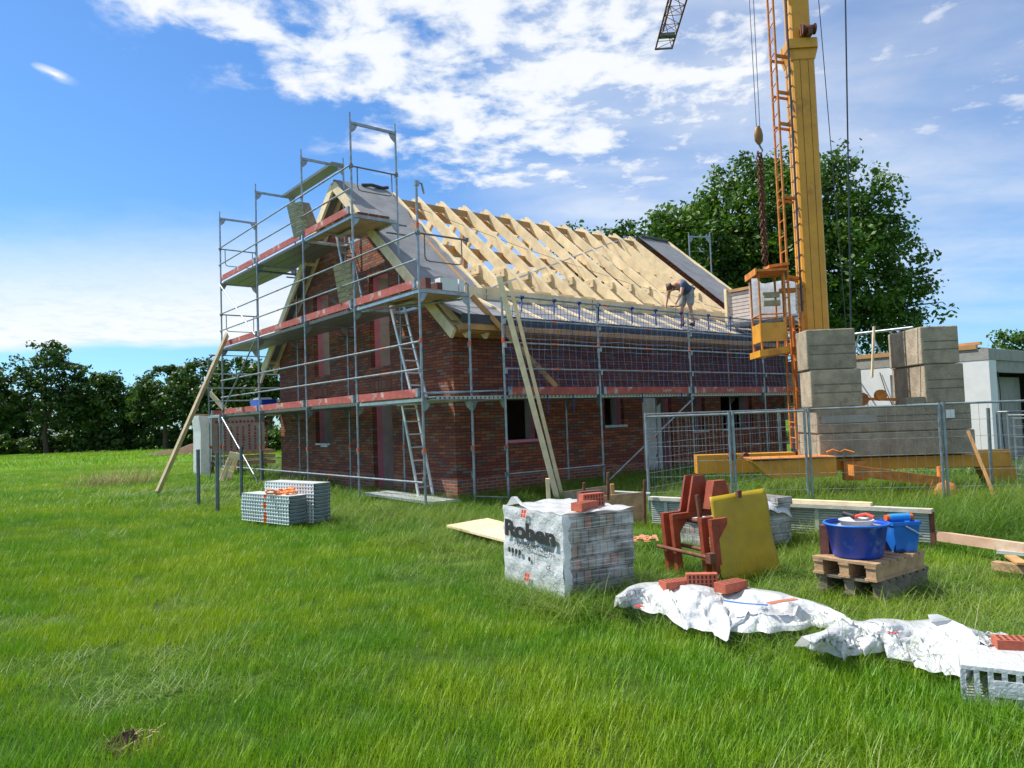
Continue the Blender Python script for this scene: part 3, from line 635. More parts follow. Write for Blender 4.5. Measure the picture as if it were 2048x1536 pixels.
mb = MB(); p = D(1744, 755, 20.0); mb.beam(p, D(1748, 653, 20.2), .06, .05); amesh(mb, 'timber_post', WOOD, 'thin timber post leaning against the garage roof edge beside the railing', 'post', p)
mb = MB(); mb.box(14.3, 17.2, g0+.5, g0+.62, 0.0, 2.2); hmesh(mb, 'standing_slab', CONG, 'grey panel standing inside the dark garage opening', 'panel', 15.7, g0+.55, 0)

# ------------------------------------------------------------------ tower crane
CD = 12.5; A0 = .06                                    # distance of the ballast front, turn of the crane
ax = Vector((math.cos(A0), -math.sin(A0), 0)); ay = Vector((math.sin(A0), math.cos(A0), 0))
c0 = D(1640, 912, CD); c0.z = 0
def cw(x, y, z): return c0 + ax*x + ay*y + Vector((0, 0, z))
def cbox(mb, x0, x1, y0, y1, z0, z1):
    vs = [cw(x, y, z) for z in (z0, z1) for y in (y0, y1) for x in (x0, x1)]
    return mb.add(vs, [(0, 2, 3, 1), (4, 5, 7, 6), (0, 1, 5, 4), (2, 6, 7, 3), (0, 4, 6, 2), (1, 3, 7, 5)])
mast = D(1627, 640, 13.8); mx, my = mast.x, mast.y
crane = thing('tower_crane', 'yellow tower crane with orange ladder rising between ballast blocks beside the house', 'crane', (mx, my, 0))
def mp(x, y, z): return Vector((mx, my, 0)) + ax*x + ay*y + Vector((0, 0, z))
ORG[crane.name] = Vector((mx, my, 0))
def mastbox(mb, w_, z0, z1, lean=0):
    h = w_/2; ch = .035
    ring = [(-h+ch, -h), (h-ch, -h), (h, -h+ch), (h, h-ch), (h-ch, h), (-h+ch, h), (-h, h-ch), (-h, -h+ch)]
    return mb.prism(ring, (z0, z1), lambda x, y, e: mp(x, y, e))
mb = MB(); mastbox(mb, .43, .55, 8.45); m1 = mb.build('mast_lower_section', YEL, crane)
mb = MB(); mastbox(mb, .37, 8.46, 18.3); mb.build('mast_upper_section', YEL, crane)
mb = MB()
for x in (-.06, .09): cb = mp(x, -.217, 0); mb.tube(mp(x, -.218, .8), mp(x, -.218, 8.4), .004, 4)
mb.build('seam', RUST, m1)
mb = MB()
for k in range(26): z = .9+k*.29; mb.tube(mp(-.218, -.19, z), mp(-.222, -.03, z-.05), .006, 4); mb.tube(mp(-.222, -.03, z-.05), mp(-.218, .17, z+.02), .006, 4)
mb.build('rung_stay', RUST, m1)
mb = MB(); mastbox(mb, .55, 8.24, 8.42)
cbm = mp(0, 0, 8.2); mb.prism([(-.275, 0), (.275, 0), (.22, -.2), (-.22, -.2)], (-.23, .23), lambda x, y, e: mp(x, e, 8.238+y)); mb.build('mast_collar', YEL, crane)
mb = MB(); mb.tube(mp(.0, -.30, 8.56), mp(.20, -.30, 8.56), .075, 12); mb.tube(mp(-.03, -.30, 8.56), mp(-.005, -.30, 8.56), .115, 14); mb.tube(mp(.20, -.30, 8.56), mp(.222, -.30, 8.56), .10, 14); mb.beam(mp(.10, -.30, 8.42), mp(.10, -.30, 8.54), .2, .08); mb.build('winch_drum', RUST, crane)
ld = []
mb = MB()
for y in (-.17, .16): mb.tube(mp(-.48, y, .8), mp(-.48, y, 18), .022, 6)
for k in range(58): z = 1.0+.29*k; mb.tube(mp(-.48, -.17, z), mp(-.48, .16, z), .012, 5)
for z in (1.2, 2.6, 4.0, 5.5, 6.9, 7.5, 8.2, 9.6): mb.beam(mp(-.48, -.10, z), mp(-.21, -.10, z-.06), .05, .05); mb.beam(mp(-.48, .12, z), mp(-.21, .12, z-.06), .04, .04)
mb.build('ladder', RUSTY, crane)
mb = MB()                                              # lattice foot and its cage bars low on the left of the mast
for y in (-.3, .25):
    mb.tube(mp(-.30, y, .6), mp(-.30, y, 3.3), .035, 6)
for k in range(9): z = .8+.28*k; mb.tube(mp(-.30, -.3, z), mp(-.30, .25, z+.28 if k % 2 else z), .016, 5)
mb.build('lattice_foot', RUSTY, crane)
mb = MB(); mb.path([mp(-.26, -.24, .9), mp(-.28, -.25, 4), mp(-.27, -.25, 8), mp(-.24, -.22, 12), mp(-.25, -.22, 18)], .02, 5); mb.build('power_cable', CABLE, crane)
# operator's lift cage on the left of the mast
cg = lambda x, y, z: mp(x*.80-.83, y-.05, z)
zc0, zc1 = 2.50, 4.10
mb = MB()
for x in (-.28, .28):
    for y in (-.28, .28): mb.tube(cg(x, y, zc0+.1), cg(x*1.02, y, zc1-.05), .02, 6)
for z in (2.95, 3.28):
    for p, q in (((-.28, -.28), (.28, -.28)), ((-.28, -.28), (-.28, .28)), ((-.28, .28), (.28, .28))): mb.tube(cg(*p, z), cg(*q, z), .016, 6)
mb.build('cage_frame', RUSTY, crane)
def slab(mb, x0, x1, y0, y1, z0, z1, dzx=0, f=None):
    f = f or cg; vs = [f(x, y, z+dzx*(x-x0)/(x1-x0)) for z in (z0, z1) for y in (y0, y1) for x in (x0, x1)]
    return mb.add(vs, [(0, 2, 3, 1), (4, 5, 7, 6), (0, 1, 5, 4), (2, 6, 7, 3), (0, 4, 6, 2), (1, 3, 7, 5)])
mb = MB(); slab(mb, -.36, .30, -.36, .36, zc0, zc0+.12, .06); mb.build('cage_floor', YEL, crane)
mb = MB(); slab(mb, -.30, -.27, -.30, .3, 2.78, 3.12); slab(mb, -.268, .27, -.31, -.29, 2.78, 3.12); mb.build('cage_panel', YEL, crane)
mb = MB(); slab(mb, -.36, .36, -.36, .36, zc1-.04, zc1); slab(mb, .0, .46, -.2, .36, zc1+.05, zc1+.1, .04); slab(mb, -.38, -.345, -.38, .38, zc1-.10, zc1+.02); mb.build('cage_roof', RUSTY, crane)
mb = MB(); slab(mb, -.10, .26, -.05, .02, 3.62, 3.72); slab(mb, -.12, .26, -.08, .0, 3.46, 3.56); mb.build('seat_board', CRATE, crane)
mb = MB(); slab(mb, .28, .64, -.05, .05, 2.6, 2.68); slab(mb, .28, .64, -.05, .05, 3.7, 3.78); mb.build('cage_arm', RUSTY, crane)
# base frame and outriggers
mb = MB(); cbox(mb, -.05, 2.75, .15, 1.5, .46, .66); mb.build('base_frame', YEL, crane)
mb = MB(); cbox(mb, .4, .75, -.02, .14, .30, .62); mb.build('base_bracket', RUSTY, crane)
mb = MB(); cbox(mb, -1.85, -.06, 1.1, 1.4, .40, .74); mb.build('outrigger', YEL, crane)
mb = MB(); mb.prism([(-1.25, .70), (-.95, .42), (.10, .42), (.10, .72)], (-.45, -.05), lambda x, y, e: cw(x, e, y-.0)); mb.build('outrigger', YEL, crane)
mb = MB(); cbox(mb, -1.25, .10, -.5, .1, .725, .745); mb.build('cover_plate', RUSTY, crane)
mb = MB(); cbox(mb, 2.0, 3.4, .5, .8, .42, .70); mb.prism([(2.9, .42), (3.45, .42), (3.5, .05), (3.05, .05)], (.52, .78), lambda x, y, e: cw(x, e, y)); mb.build('outrigger', YEL, crane)
mb = MB(); mb.prism([(.2, .62), (1.5, .40), (1.5, .25), (.2, .45)], (-.9, -.66), lambda x, y, e: cw(x, e, y)); mb.build('outrigger', RUSTY, crane)
mb = MB(); mb.lathe([(.02, .36), (.17, .30), (.26, .17), (.27, .0)], cw(1.55, -.8, 0), 14); mb.tube(cw(1.55, -.8, .3), cw(1.55, -.8, .55), .05, 8); mb.build('foot', RUSTY, crane)
mb = MB(); mb.path([cw(.0, -.3, .80), cw(.1, -.32, .84), cw(.22, -.3, .79), cw(.3, -.28, .83), cw(.45, -.3, .78)], .02, 5); mb.build('pin', RUSTY, crane)
mb = MB(); mb.tube(cw(-1.35, .4, .74), cw(-1.35, .55, .74), .07, 10); mb.tube(cw(-1.12, .4, .74), cw(-1.12, .55, .74), .06, 10); mb.build('pin', RUST, crane)
mb = MB(); mb.tube(cw(1.28, .5, 1.72), cw(1.28, .58, 1.72), .10, 14); mb.tube(cw(.95, .5, 1.66), cw(.95, .8, 1.66), .12, 10); mb.beam(cw(.78, .55, 1.68), cw(1.8, .55, 1.62), .06, .05); mb.build('hoist_gear', RUSTY, crane)
mb = MB(); pass; mb.tube(cw(.82, .6, 1.4), cw(.76, .62, 2.35), .05, 7); mb.build('rope_anchor', RUST, crane)
# jib, ropes
JZ = 16.3; tip = D(1328, 108, 30.0); jd = Vector((-(tip.x-mx), -(tip.y-my), 0)).normalized(); tip.z = JZ; js = Vector((-jd.y, jd.x, 0)); L = (Vector((mx, my, JZ))-tip).length
ch = [(-.33, 0), (.33, 0), (0, .72)]
mb = MB()
cp = lambda k, s_: tip + jd*s_ + js*ch[k][0] + Vector((0, 0, ch[k][1]))
for k in range(3): mb.tube(cp(k, 0), cp(k, L), .035, 5)
n = int(L/.62)
for i in range(n):
    s0, s1 = i*L/n, (i+1)*L/n
    for a, b in ((0, 2), (2, 1), (1, 0)):
        mb.tube(cp(a, s0 if i % 2 else s1), cp(b, s1 if i % 2 else s0), .014, 4)
    mb.tube(cp(0, s0), cp(1, s0), .014, 4)
mb.build('jib', RUST, crane)
mb = MB(); q = tip+jd*.9; mb.beam(q-js*.3+Vector((0, 0, .06)), q+js*.3+Vector((0, 0, .06)), .25, .1); mb.beam(tip-js*.36, tip+js*.36, .06, .06); mb.build('jib_end_plate', STEELD, crane)
mb = MB(); hk = D(1517, 268, 16.3)
hang = Vector((hk.x, hk.y, JZ))
for e in (-.06, .06): mb.tube(hang+js*e, Vector((hang.x, hang.y, hk.z+.15))+js*e*.6, .008, 4)
mb.build('hoist_rope', CABLE, crane)
hb = Vector((hang.x, hang.y, hk.z))
mb = MB(); mb.lathe([(.03, .18), (.075, .1), (.10, -.02), (.09, -.16), (.03, -.24)], hb, 10, 1, .5); mb.build('hook_block', BRONZE, crane)
mb = MB(); mb.path([hb+Vector((0, 0, -.22)), hb+Vector((.03, 0, -.30)), hb+Vector((.07, 0, -.37)), hb+Vector((.03, 0, -.44)), hb+Vector((-.05, 0, -.41))], .02, 6); mb.build('hook', STEELD, crane)
mb = MB(); mb.tube(D(1690, -40, 12.7), cw(.80, .5, 2.3), .014, 5); mb.tube(D(1634, -40, 13.9), D(1692, 655, 14.3), .008, 4); mb.build('guy_rope', CABLE, crane)
mb = MB()
for k in range(3):
    for i in range(26):
        z = hb.z-.45-.095*i-.02*k; off = Vector((.045*(k-1), .03*(k-1), 0)); r_ = .038
        a_0 = Vector((1, 0, 0)) if (i+k) % 2 else Vector((0, 1, 0))
        pts = [hb*0+Vector((hb.x, hb.y, z))+off+a_0*(r_*math.cos(q))+Vector((0, 0, .06*math.sin(q))) for q in [PI*2*j/6 for j in range(7)]]
        mb.path(pts, .016, 4, None, False)
mb.lathe([(.0, .02), (.06, 0), (.05, -.2), (.0, -.22)], (hb.x, hb.y, hb.z-2.95), 8)
amesh(mb, 'lifting_chain', RUST, 'rusty brown lifting chains hanging from the crane hook', 'chain', (hb.x, hb.y, hb.z-2.9))
# ballast blocks, each one a thing
def ballast(x0, x1, y0, y1, z0, z1, label, groove_lines=True, jx=0):
    mb = MB(); zs = z0+.007; nz = [zs, zs+.012, zs+.02]
    h_ = z1-zs; a_, b_ = zs+h_*.38, zs+h_*.60
    cbox(mb, x0+jx, x1+jx, y0, y1, zs, z1)
    loc = cw((x0+x1)/2, (y0+y1)/2, zs); o = amesh(mb, 'ballast_block', CONC, label, 'ballast block', loc, 'concrete ballast blocks on the crane base', .02)
    if groove_lines:
        for z in (a_, b_):
            mb = MB(); cbox(mb, x0+jx+.05, x1+jx-.02, y0-.004, y0+.01, z-.009, z+.009); ORG[o.name] = loc; mb.build('groove_strip', GROOVE_SHADE, o)  # proud dark strip; its colour stands in for shade in a recessed line
    return o
W_ = 2.55
ballast(0, W_, 0, 1.1, .68, 1.09, 'long concrete ballast block at the very bottom on the crane base', False)
bo = ballast(-.02, W_-.03, 0.02, 1.1, 1.09, 1.54, 'long concrete ballast block with white notice, second from the bottom')
mb = MB(); cbox(mb, 2.10, 2.24, .004, .012, 1.29, 1.43); mb.build('notice', WHITE, bo)
mb = MB(); cbox(mb, .06, .97, .006, .014, 1.27, 1.40); mb.build('groove_strip', CONG, bo)
ballast(-.09, .76, 0, .55, 1.54, 2.18, 'concrete ballast block in the lower half of the column against the mast')
ballast(-.12, .70, 0.01, .55, 2.18, 2.87, 'concrete ballast block topping the column against the mast')
ballast(1.78, 2.42, -.02, 1.2, 1.54, 2.20, 'concrete ballast block in the lower half of the column beside the garage')
ballast(1.75, 2.37, -.02, 1.2, 2.20, 2.84, 'concrete ballast block topping the column beside the garage')
mb = MB(); cbox(mb, 1.46, 1.775, -.0, .3, 1.545, 1.66); amesh(mb, 'timber_pad', WOODG, 'short grey timber pad beside the right ballast column', 'timber', cw(1.4, .1, 1.54))

# wrapped boards on the loading platform, in front of the far roof end
wp = hthing('board_pack', 'tall pack of pale boards wrapped in plastic beside the crane cage', 'board pack', 10.5, -.3, 3.92)
mb = MB()
for k in range(9): mb.box(10.5, 11.5, -1.25, .72, 3.925+.10*k, 3.925+.10*k+.085)
mb.build('boards', mat('pale_boards', (.62, .52, .46), .7, 0, .08, 5), wp)
mb = MB(); mb.box(10.42, 10.49, .72, .80, 3.93, 4.95); mb.build('corner_post', WOOD, wp)
mb = MB(); mb.box(10.46, 11.5, -.05, .72, 4.83, 4.91); mb.build('cover_batten', WOODO, wp)
mb = MB(); vs = []
for i in range(15):
    for j in range(9):
        q = i/14; r_ = j/8; v = .02-1.35*q; top = 4.90+.38*math.exp(-((q-.12)/.10)**2)
        vs.append((10.47-.05*abs(math.sin(i*1.9+j))*(.3+r_), v, top-(top-3.98)*r_))
mb.add(vs, [(i*9+j, i*9+j+1, (i+1)*9+j+1, (i+1)*9+j) for i in range(14) for j in range(8)], True); mb.build('plastic_wrap', mat('clear_wrap', (.62, .64, .67), .25, 0, .15, 5, .6, 9, trans=.35), wp)

# ------------------------------------------------------------------ trees
def leaf_mat(name, c0, c1, c2):
    m = bpy.data.materials.new(name); m.use_nodes = True; t = NT(m.node_tree); t.n.clear()
    g = t('ShaderNodeNewGeometry'); r = g.outputs['Random Per Island']; oi = t('ShaderNodeObjectInfo').outputs['Random']
    n = t.noise(t('ShaderNodeTexCoord').outputs['Object'], .45, 3)
    c = t.mix(r, c0, c1); c = t.mix(t.m('MULTIPLY', t.ss(n, .42, .68), .7), c, c2)
    c = t.mix(1.0, c, t('ShaderNodeCombineColor', {0: t.m('ADD', .8, t.m('MULTIPLY', oi, .4)), 1: t.m('ADD', .85, t.m('MULTIPLY', oi, .3)), 2: .9}).outputs[0], 'MULTIPLY')
    p = t('ShaderNodeBsdfPrincipled', {'Base Color': c, 'Roughness': .5, 'Specular IOR Level': .35})
    tr = t('ShaderNodeBsdfTranslucent', {'Color': t.mix(1.0, c, (1.2, 1.3, .5), 'MULTIPLY')})
    mx_ = t('ShaderNodeMixShader', {0: .28, 1: p.outputs[0], 2: tr.outputs[0]})
    t.l.new(mx_.outputs[0], t('ShaderNodeOutputMaterial').inputs[0]); return m
LEAF = leaf_mat('oak_leaf', (.045, .105, .012), (.085, .17, .02), (.028, .072, .014))
LEAFF = leaf_mat('hedge_tree_leaf', (.035, .082, .012), (.07, .14, .02), (.022, .055, .012))
def crown_mesh(name, lobes, nclump, nleaf, leaf, clump_r, seed, m_):
    "leaf quads gathered in clumps through the volume of several lobes"
    r = np.random.default_rng(seed); lob = np.array(lobes); wt = lob[:, 3]*lob[:, 4]*lob[:, 5]; wt = wt/wt.sum()
    li = r.choice(len(lob), nclump, p=wt); d = r.normal(size=(nclump, 3)); d /= np.linalg.norm(d, axis=1)[:, None]
    rad = r.uniform(.15, 1, nclump)**.42
    cc = lob[li, :3] + d*rad[:, None]*lob[li, 3:6]
    cr = clump_r*r.uniform(.55, 1.35, nclump)
    ci = np.repeat(np.arange(nclump), nleaf); N = len(ci)
    q = r.normal(size=(N, 3)); q /= np.linalg.norm(q, axis=1)[:, None]; q *= (r.uniform(0, 1, N)**.5)[:, None]; q[:, 2] *= .62
    p = cc[ci] + q*cr[ci][:, None]
    nrm = q/np.maximum(np.linalg.norm(q, axis=1), 1e-6)[:, None]*.6 + r.normal(size=(N, 3))*.55 + np.array([0, 0, .55]); nrm /= np.linalg.norm(nrm, axis=1)[:, None]
    a = np.cross(nrm, r.normal(size=(N, 3))); a /= np.linalg.norm(a, axis=1)[:, None]; b = np.cross(nrm, a)
    s_ = (leaf*r.uniform(.6, 1.3, N))[:, None]
    v = np.stack([p+a*s_, p+b*s_*.55, p-a*s_, p-b*s_*.55], 1).reshape(-1, 3)
    me = bpy.data.meshes.new(name); me.vertices.add(4*N); me.vertices.foreach_set('co', v.ravel()); me.loops.add(4*N); me.loops.foreach_set('vertex_index', np.arange(4*N))
    me.polygons.add(N); me.polygons.foreach_set('loop_start', np.arange(N)*4); me.polygons.foreach_set('loop_total', np.full(N, 4)); me.update(); me.validate(); me.materials.append(m_)
    return me
def trunk_mb(h, r0, lobes, seed, fork=.3):
    r = random.Random(seed); mb = MB(); top = Vector((0, 0, h*fork))
    mb.path([(0, 0, -.2), (0, 0, .3), (r.uniform(-.1, .1), r.uniform(-.1, .1), h*fork*.5), top], r0*1.15, 10, r0*.8)
    for L_ in lobes:
        e = Vector(L_[:3]); m1 = top.lerp(e, .5)+Vector((r.uniform(-.4, .4), r.uniform(-.4, .4), .3)); mb.path([top-Vector((0, 0, .2)), m1, e], r0*.5, 7, r0*.12)
        for _ in range(3):
            d = Vector((r.uniform(-1, 1)*L_[3], r.uniform(-1, 1)*L_[4], r.uniform(-.3, .9)*L_[5]))*.7; mb.path([m1, (m1+e+d)/2, e+d], r0*.2, 5, r0*.05)
    return mb
def tree(name, label, loc, lobes, nclump, nleaf, leaf, cr, r0, seed, m_, h, group=None, fork=.3):
    o = thing(name, label, 'tree', loc, 0, group)
    trunk_mb(h, r0, lobes, seed, fork).build('trunk', BARK, o)
    c = bpy.data.objects.new('crown', crown_mesh('crown', lobes, nclump, nleaf, leaf, cr, seed, m_)); COL.objects.link(c); c.parent = o
    return o
T = D(1562, 800, 38); T.z = 1.2
big = [(-.6, 0, 10.3, 3.4, 3.4, 3.2), (3.2, 0, 10.6, 3.0, 3.0, 3.0), (-3.6, 0, 8.6, 3.2, 3.2, 3.0), (5.2, .5, 7.4, 2.9, 3.0, 3.0), (-5.6, .5, 6.2, 2.6, 2.8, 2.6), (1.5, -1.5, 7.0, 4.2, 3.0, 3.6), (4.6, 0, 4.4, 2.6, 2.6, 2.0), (-2.5, -1, 4.8, 3.6, 3, 2.2), (3.5, 0, 12.6, 1.1, 1.1, 1.0), (1.0, .5, 12.6, 1.7, 1.7, 1.3)]
tree('broadleaf_tree', 'huge dark green oak tree towering behind the crane mast', T, big+[(-7.2, 0, 5.4, 1.9, 2.2, 1.7), (6.9, 0, 5.6, 1.5, 2, 1.5), (-1.9, 0, 12.4, 1.0, 1.2, .9), (5.0, 0, 10.6, 1.2, 1.2, 1.1)], 1150, 52, .14, .92, .55, 3, LEAF, 14)
T = D(1235, 800, 52); T.z = 0
tree('broadleaf_tree', 'tree top peeping over the middle of the roof ridge', T, [(0, 0, 13.0, 3.2, 3, 2.2), (-2.6, 0, 13.4, 1.6, 2, 1.8), (3.4, 0, 13.6, 2.4, 2, 2.0), (1, 0, 9, 4, 3, 3)], 240, 40, .19, .9, .4, 4, LEAF, 12)
T = D(1400, 800, 46); T.z = 0
tree('broadleaf_tree', 'lighter green tree at the left shoulder of the huge oak', T, [(0, 0, 11.0, 3.2, 3, 3.0), (-2.2, 0, 8.6, 2.8, 2.5, 3), (3, 0, 10.4, 3, 3, 3.4), (0, 0, 6, 4, 3, 3)], 380, 40, .18, .9, .4, 5, LEAF, 11)
T = D(2046, 790, 48); T.z = 0
tree('broadleaf_tree', 'small round tree over the garage roof at the right edge', T, [(0, 0, 4.6, 2.0, 2, 1.9), (1.6, 0, 4.3, 2, 2, 1.8), (-.8, 0, 3.2, 1.5, 1.5, 1.4)], 130, 40, .15, .6, .25, 6, LEAF, 6)
# hedgerow trees on the far side of the meadow
HT = [(-40, 66, 7.6, 5.0, 'tree with a gap under its crown at the left edge of the meadow'), (92, 68, 10.3, 6.2, 'tallest rounded tree of the hedgerow on the left'), (195, 70, 7.4, 4.4, 'lower tree right of the tallest hedgerow tree'),
      (262, 72, 6.3, 4.0, 'narrow tree in the dip of the hedgerow'), (330, 68, 7.9, 4.8, 'bushy hedgerow tree left of the leaning plank'), (402, 66, 8.1, 5.2, 'broad hedgerow tree behind the leaning plank'),
      (470, 64, 7.8, 4.6, 'hedgerow tree seen through the rear scaffold rails'), (540, 63, 7.4, 4.6, 'hedgerow tree touching the left corner of the house'), (20, 74, 6.4, 4.6, 'low dark tree left of the tallest hedgerow tree'), (140, 78, 6.6, 4.4, 'dark tree filling in behind the tallest hedgerow tree')]
for i, (px, dep, h, w_, lab) in enumerate(HT):
    T = D(px, 845, dep); T.z = 0; r = random.Random(20+i)
    lob = [(0, 0, h*.74, w_*.48, w_*.45, h*.25), (-w_*.36, r.uniform(-.5, .5), h*.58, w_*.38, w_*.4, h*.22), (w_*.36, r.uniform(-.5, .5), h*.56, w_*.4, w_*.4, h*.24), (r.uniform(-.5, .5), 0, h*.40, w_*.55, w_*.45, h*.18), (r.uniform(-.9, .9), 0, h*.88, w_*.26, w_*.25, h*.12)]
    tree('hedgerow_tree', lab, T, lob, 210, 34, .19, .66, .22, 30+i, LEAFF, h, 'hedgerow trees beyond the meadow', .32)
# low undergrowth at the foot of the hedgerow: one mass
lob = []
for k in range(46):
    px = -120+15*k; T = D(px, 845, 72+3*math.sin(k*1.3)); hh = 1.0+.8*abs(math.sin(k*2.1)); lob.append((T.x, T.y, hh*.55, 1.5, 1.2, hh*.75))
u_ = bpy.data.objects.new('undergrowth', crown_mesh('undergrowth', lob, 1100, 22, .22, .5, 77, LEAFF)); COL.objects.link(u_); u_['kind'] = 'stuff'
lob = []
for k in range(14):
    T = D(500+12*k, 848, 47); lob.append((T.x, T.y, .7, 1.0, .8, .8))
u_ = bpy.data.objects.new('hedge', crown_mesh('hedge', lob, 200, 30, .13, .35, 78, LEAF)); COL.objects.link(u_); tag(u_, 'low bright green hedge seen past the left house corner', 'hedge')
mb = MB(); p = D(455, 872, 52); p.z = 0
pts = [(p.x+(-5.5+11*i/16), p.y+3*math.sin(i), .0) for i in range(17)]
vs = []
for i in range(17):
    for j in range(5): q = j/4*2-1; vs.append((p.x-5.5+11*i/16, p.y+q*1.6, (.75+.2*math.sin(i*1.7))*(1-q*q)*math.sin(PI*(i+.3)/16.6)-.02))
mb.add(vs, [(i*5+j, (i+1)*5+j, (i+1)*5+j+1, i*5+j+1) for i in range(16) for j in range(4)], True); o = mb.build('soil_heap', SOIL); o['kind'] = 'structure'

# ------------------------------------------------------------------ bricks, pallets and other site objects
def brick_mb(L_=.24, W_=.115, H_=.071, holes=True):
    mb = MB(); mb.box(-L_/2, L_/2, -W_/2, W_/2, 0, H_)
    if holes:
        mb.cur = 1
        for i in range(7):
            for j in range(3):
                x = -L_/2+.026+i*(L_-.052)/6; y = (j-1)*.034
                for z in (-.0006, H_+.0006): mb.box(x-.007, x+.007, y-.012, y+.012, z-.0004, z+.0004)
    return mb
RBRICK = mat('red_brick', (.42, .10, .055), .8, 0, .15, 20, .2, 60, rnd=.1); HOLE = mat('brick_hole', (.05, .018, .012), .9)
DBRICK = mat('dark_clinker', (.15, .055, .045), .8, 0, .2, 20, .2, 60, rnd=.15)
_bk = {}
def brick(label, loc, yaw, mode='flat', m_='red', group=None, holes=True):
    key = (m_, holes)
    if key not in _bk:
        me = brick_mb(holes=holes).build('brick', [RBRICK if m_ == 'red' else DBRICK, HOLE]); _bk[key] = me.data; bpy.data.objects.remove(me)
    o = bpy.data.objects.new('brick', _bk[key]); COL.objects.link(o); q = Matrix.Rotation(yaw, 4, 'Z')
    if mode == 'edge': q = q @ Matrix.Translation((0, 0, .0575)) @ Matrix.Rotation(PI/2, 4, 'X') @ Matrix.Translation((0, 0, -.0355))
    if mode == 'end': q = q @ Matrix.Translation((0, 0, .12)) @ Matrix.Rotation(PI/2, 4, 'Y') @ Matrix.Translation((0, 0, -.0355))
    if mode == 'tilt': q = q @ Matrix.Rotation(.25, 4, 'Y')
    o.matrix_world = Matrix.Translation(Vector(loc)) @ q; return tag(o, label, 'brick', group)
def pallet(label, loc, yaw, L_=.8, W_=.6, m_=None, group=None, rot3=None):
    o = thing('pallet', label, 'pallet', loc, yaw, group); m_ = m_ or WOODP
    if rot3: o.rotation_euler = rot3
    mb = MB(); n = 7 if L_ > .7 else 5
    for i in range(n): y = -L_/2+(L_-.085)*i/(n-1); mb.box(-W_/2, W_/2, y, y+.085, .122, .142)
    mb.build('top_boards', m_, o)
    for x in (-1, 0, 1):
        mb = MB(); xx = x*(W_/2-.05)
        mb.box(xx-.045, xx+.045, -L_/2, L_/2, .100, .120)
        mb.box(xx-.04, xx+.04, -L_/2+.01, L_/2-.01, .021, .099)
        mb.box(xx-.05, xx+.05, -L_/2, L_/2, 0, .020); mb.build('runner', m_, o)
    return o

# pack of clinker in printed white foil
pf = Vector((.385, 6.22, 0)); pa = Vector((-.479, .878, 0)); pb = Vector((.878, .479, 0)); PL, PW, PH = 1.04, .74, .71
pk = thing('brick_pack', 'pallet pack of bricks in printed white foil standing in the grass', 'brick pack', pf+pa*PL/2+pb*PW/2, math.atan2(pb.y, pb.x))
def pk_l(x, y, z): return Vector((x-PW/2, y-PL/2, z))         # x along the right side, y along the left side
mb = MB()
rr = random.Random(5)
for k in range(6):
    z0 = .02+.113*k; j = [rr.uniform(-.008, .008) for _ in range(4)]
    p0, p1 = pk_l(.012+j[0], .012+j[1], z0), pk_l(PW-.012+j[2], PL-.012+j[3], z0+.109); mb.box(p0.x, p1.x, p0.y, p1.y, p0.z, p1.z)
mb.build('brick_layers', PACKB, pk)
mb = MB(); NY, NZ = 30, 22; vs = []
def foil(y, z):
    b = .004*math.sin(z*9*PI/PH)*(.35+.65*y/PL) + .004*math.sin(y*23+z*31) + .003*math.sin(y*61-z*17)*(1-z/PH)
    return pk_l(-.012-b-.010*math.sin(PI*min(1, z/.4)), y, z)
for i in range(NY+1):
    for j in range(NZ+1): vs.append(foil(PL*i/NY*1.012-.006, PH*j/NZ+.006))
mb.add(vs, [(i*(NZ+1)+j, i*(NZ+1)+j+1, (i+1)*(NZ+1)+j+1, (i+1)*(NZ+1)+j) for i in range(NY) for j in range(NZ)], True)
def topf(x, y):
    e = .10*math.exp(-((x-.02)/.06)**2-((y-PL*.80)/.10)**2)
    return pk_l(-.014+x*(PW+.02)/PW, y*1.012-.006, PH+.008+.007*math.sin(x*19+y*11)+.007*math.sin(x*9-y*27)+e)
vs = [topf(PW*i/20, PL*j/24) for i in range(21) for j in range(25)]
mb.add(vs, [(i*25+j, (i+1)*25+j, (i+1)*25+j+1, i*25+j+1) for i in range(20) for j in range(24)], True)
vs = []                                                                 # narrow strip of the foil wrapped round the front corner
for j in range(23):
    z = PH*j/22+.005; wv = .05+.012*(1 if int(z/.118) % 2 else -.6)+.006*math.sin(j*2.3)
    for k, x in enumerate((-.014, .02, wv)): vs.append(pk_l(x, -.008-.006*math.sin(j*1.3+k), z))
mb.add(vs, [(j*3+k, j*3+k+1, (j+1)*3+k+1, (j+1)*3+k) for j in range(22) for k in range(2)], True)
mb.build('foil', FOIL, pk)
def on_face(y, z, off=.03): return frame_m(pk_l(-.034-off*.25, y, z), (0, -1, 0), (0, 0, 1))
mb = MB()
letters('Roben', .21, BLACK, pk, on_face(.52, PH*.72) @ Matrix.Diagonal((1.65, .95, 1, 1)), 'print', .010)
letters('TONBAUSTOFFE', .062, BLACK, pk, on_face(.47, PH*.555) @ Matrix.Diagonal((1.45, 1, 1, 1)), 'print', 0)
for yc, zc in ((.66, PH*.90), (.64, .075)):
    mb = MB()
    for k in (0, 1):
        for q in (0, 1):
            for dz in (0, .038):
                x0 = yc-k*.045-q*.0-dz*.45; p = [(x0, dz), (x0-.036, dz), (x0-.036-.016, dz+.033), (x0-.016, dz+.033)]
                if q == 0: mb.add([pk_l(-.042, y, zc+z) for y, z in p], [(0, 1, 2, 3)])
    mb.build('print', REDP, pk)['label'] = 'red slanted twin bars printed on the white foil'
mb = MB()
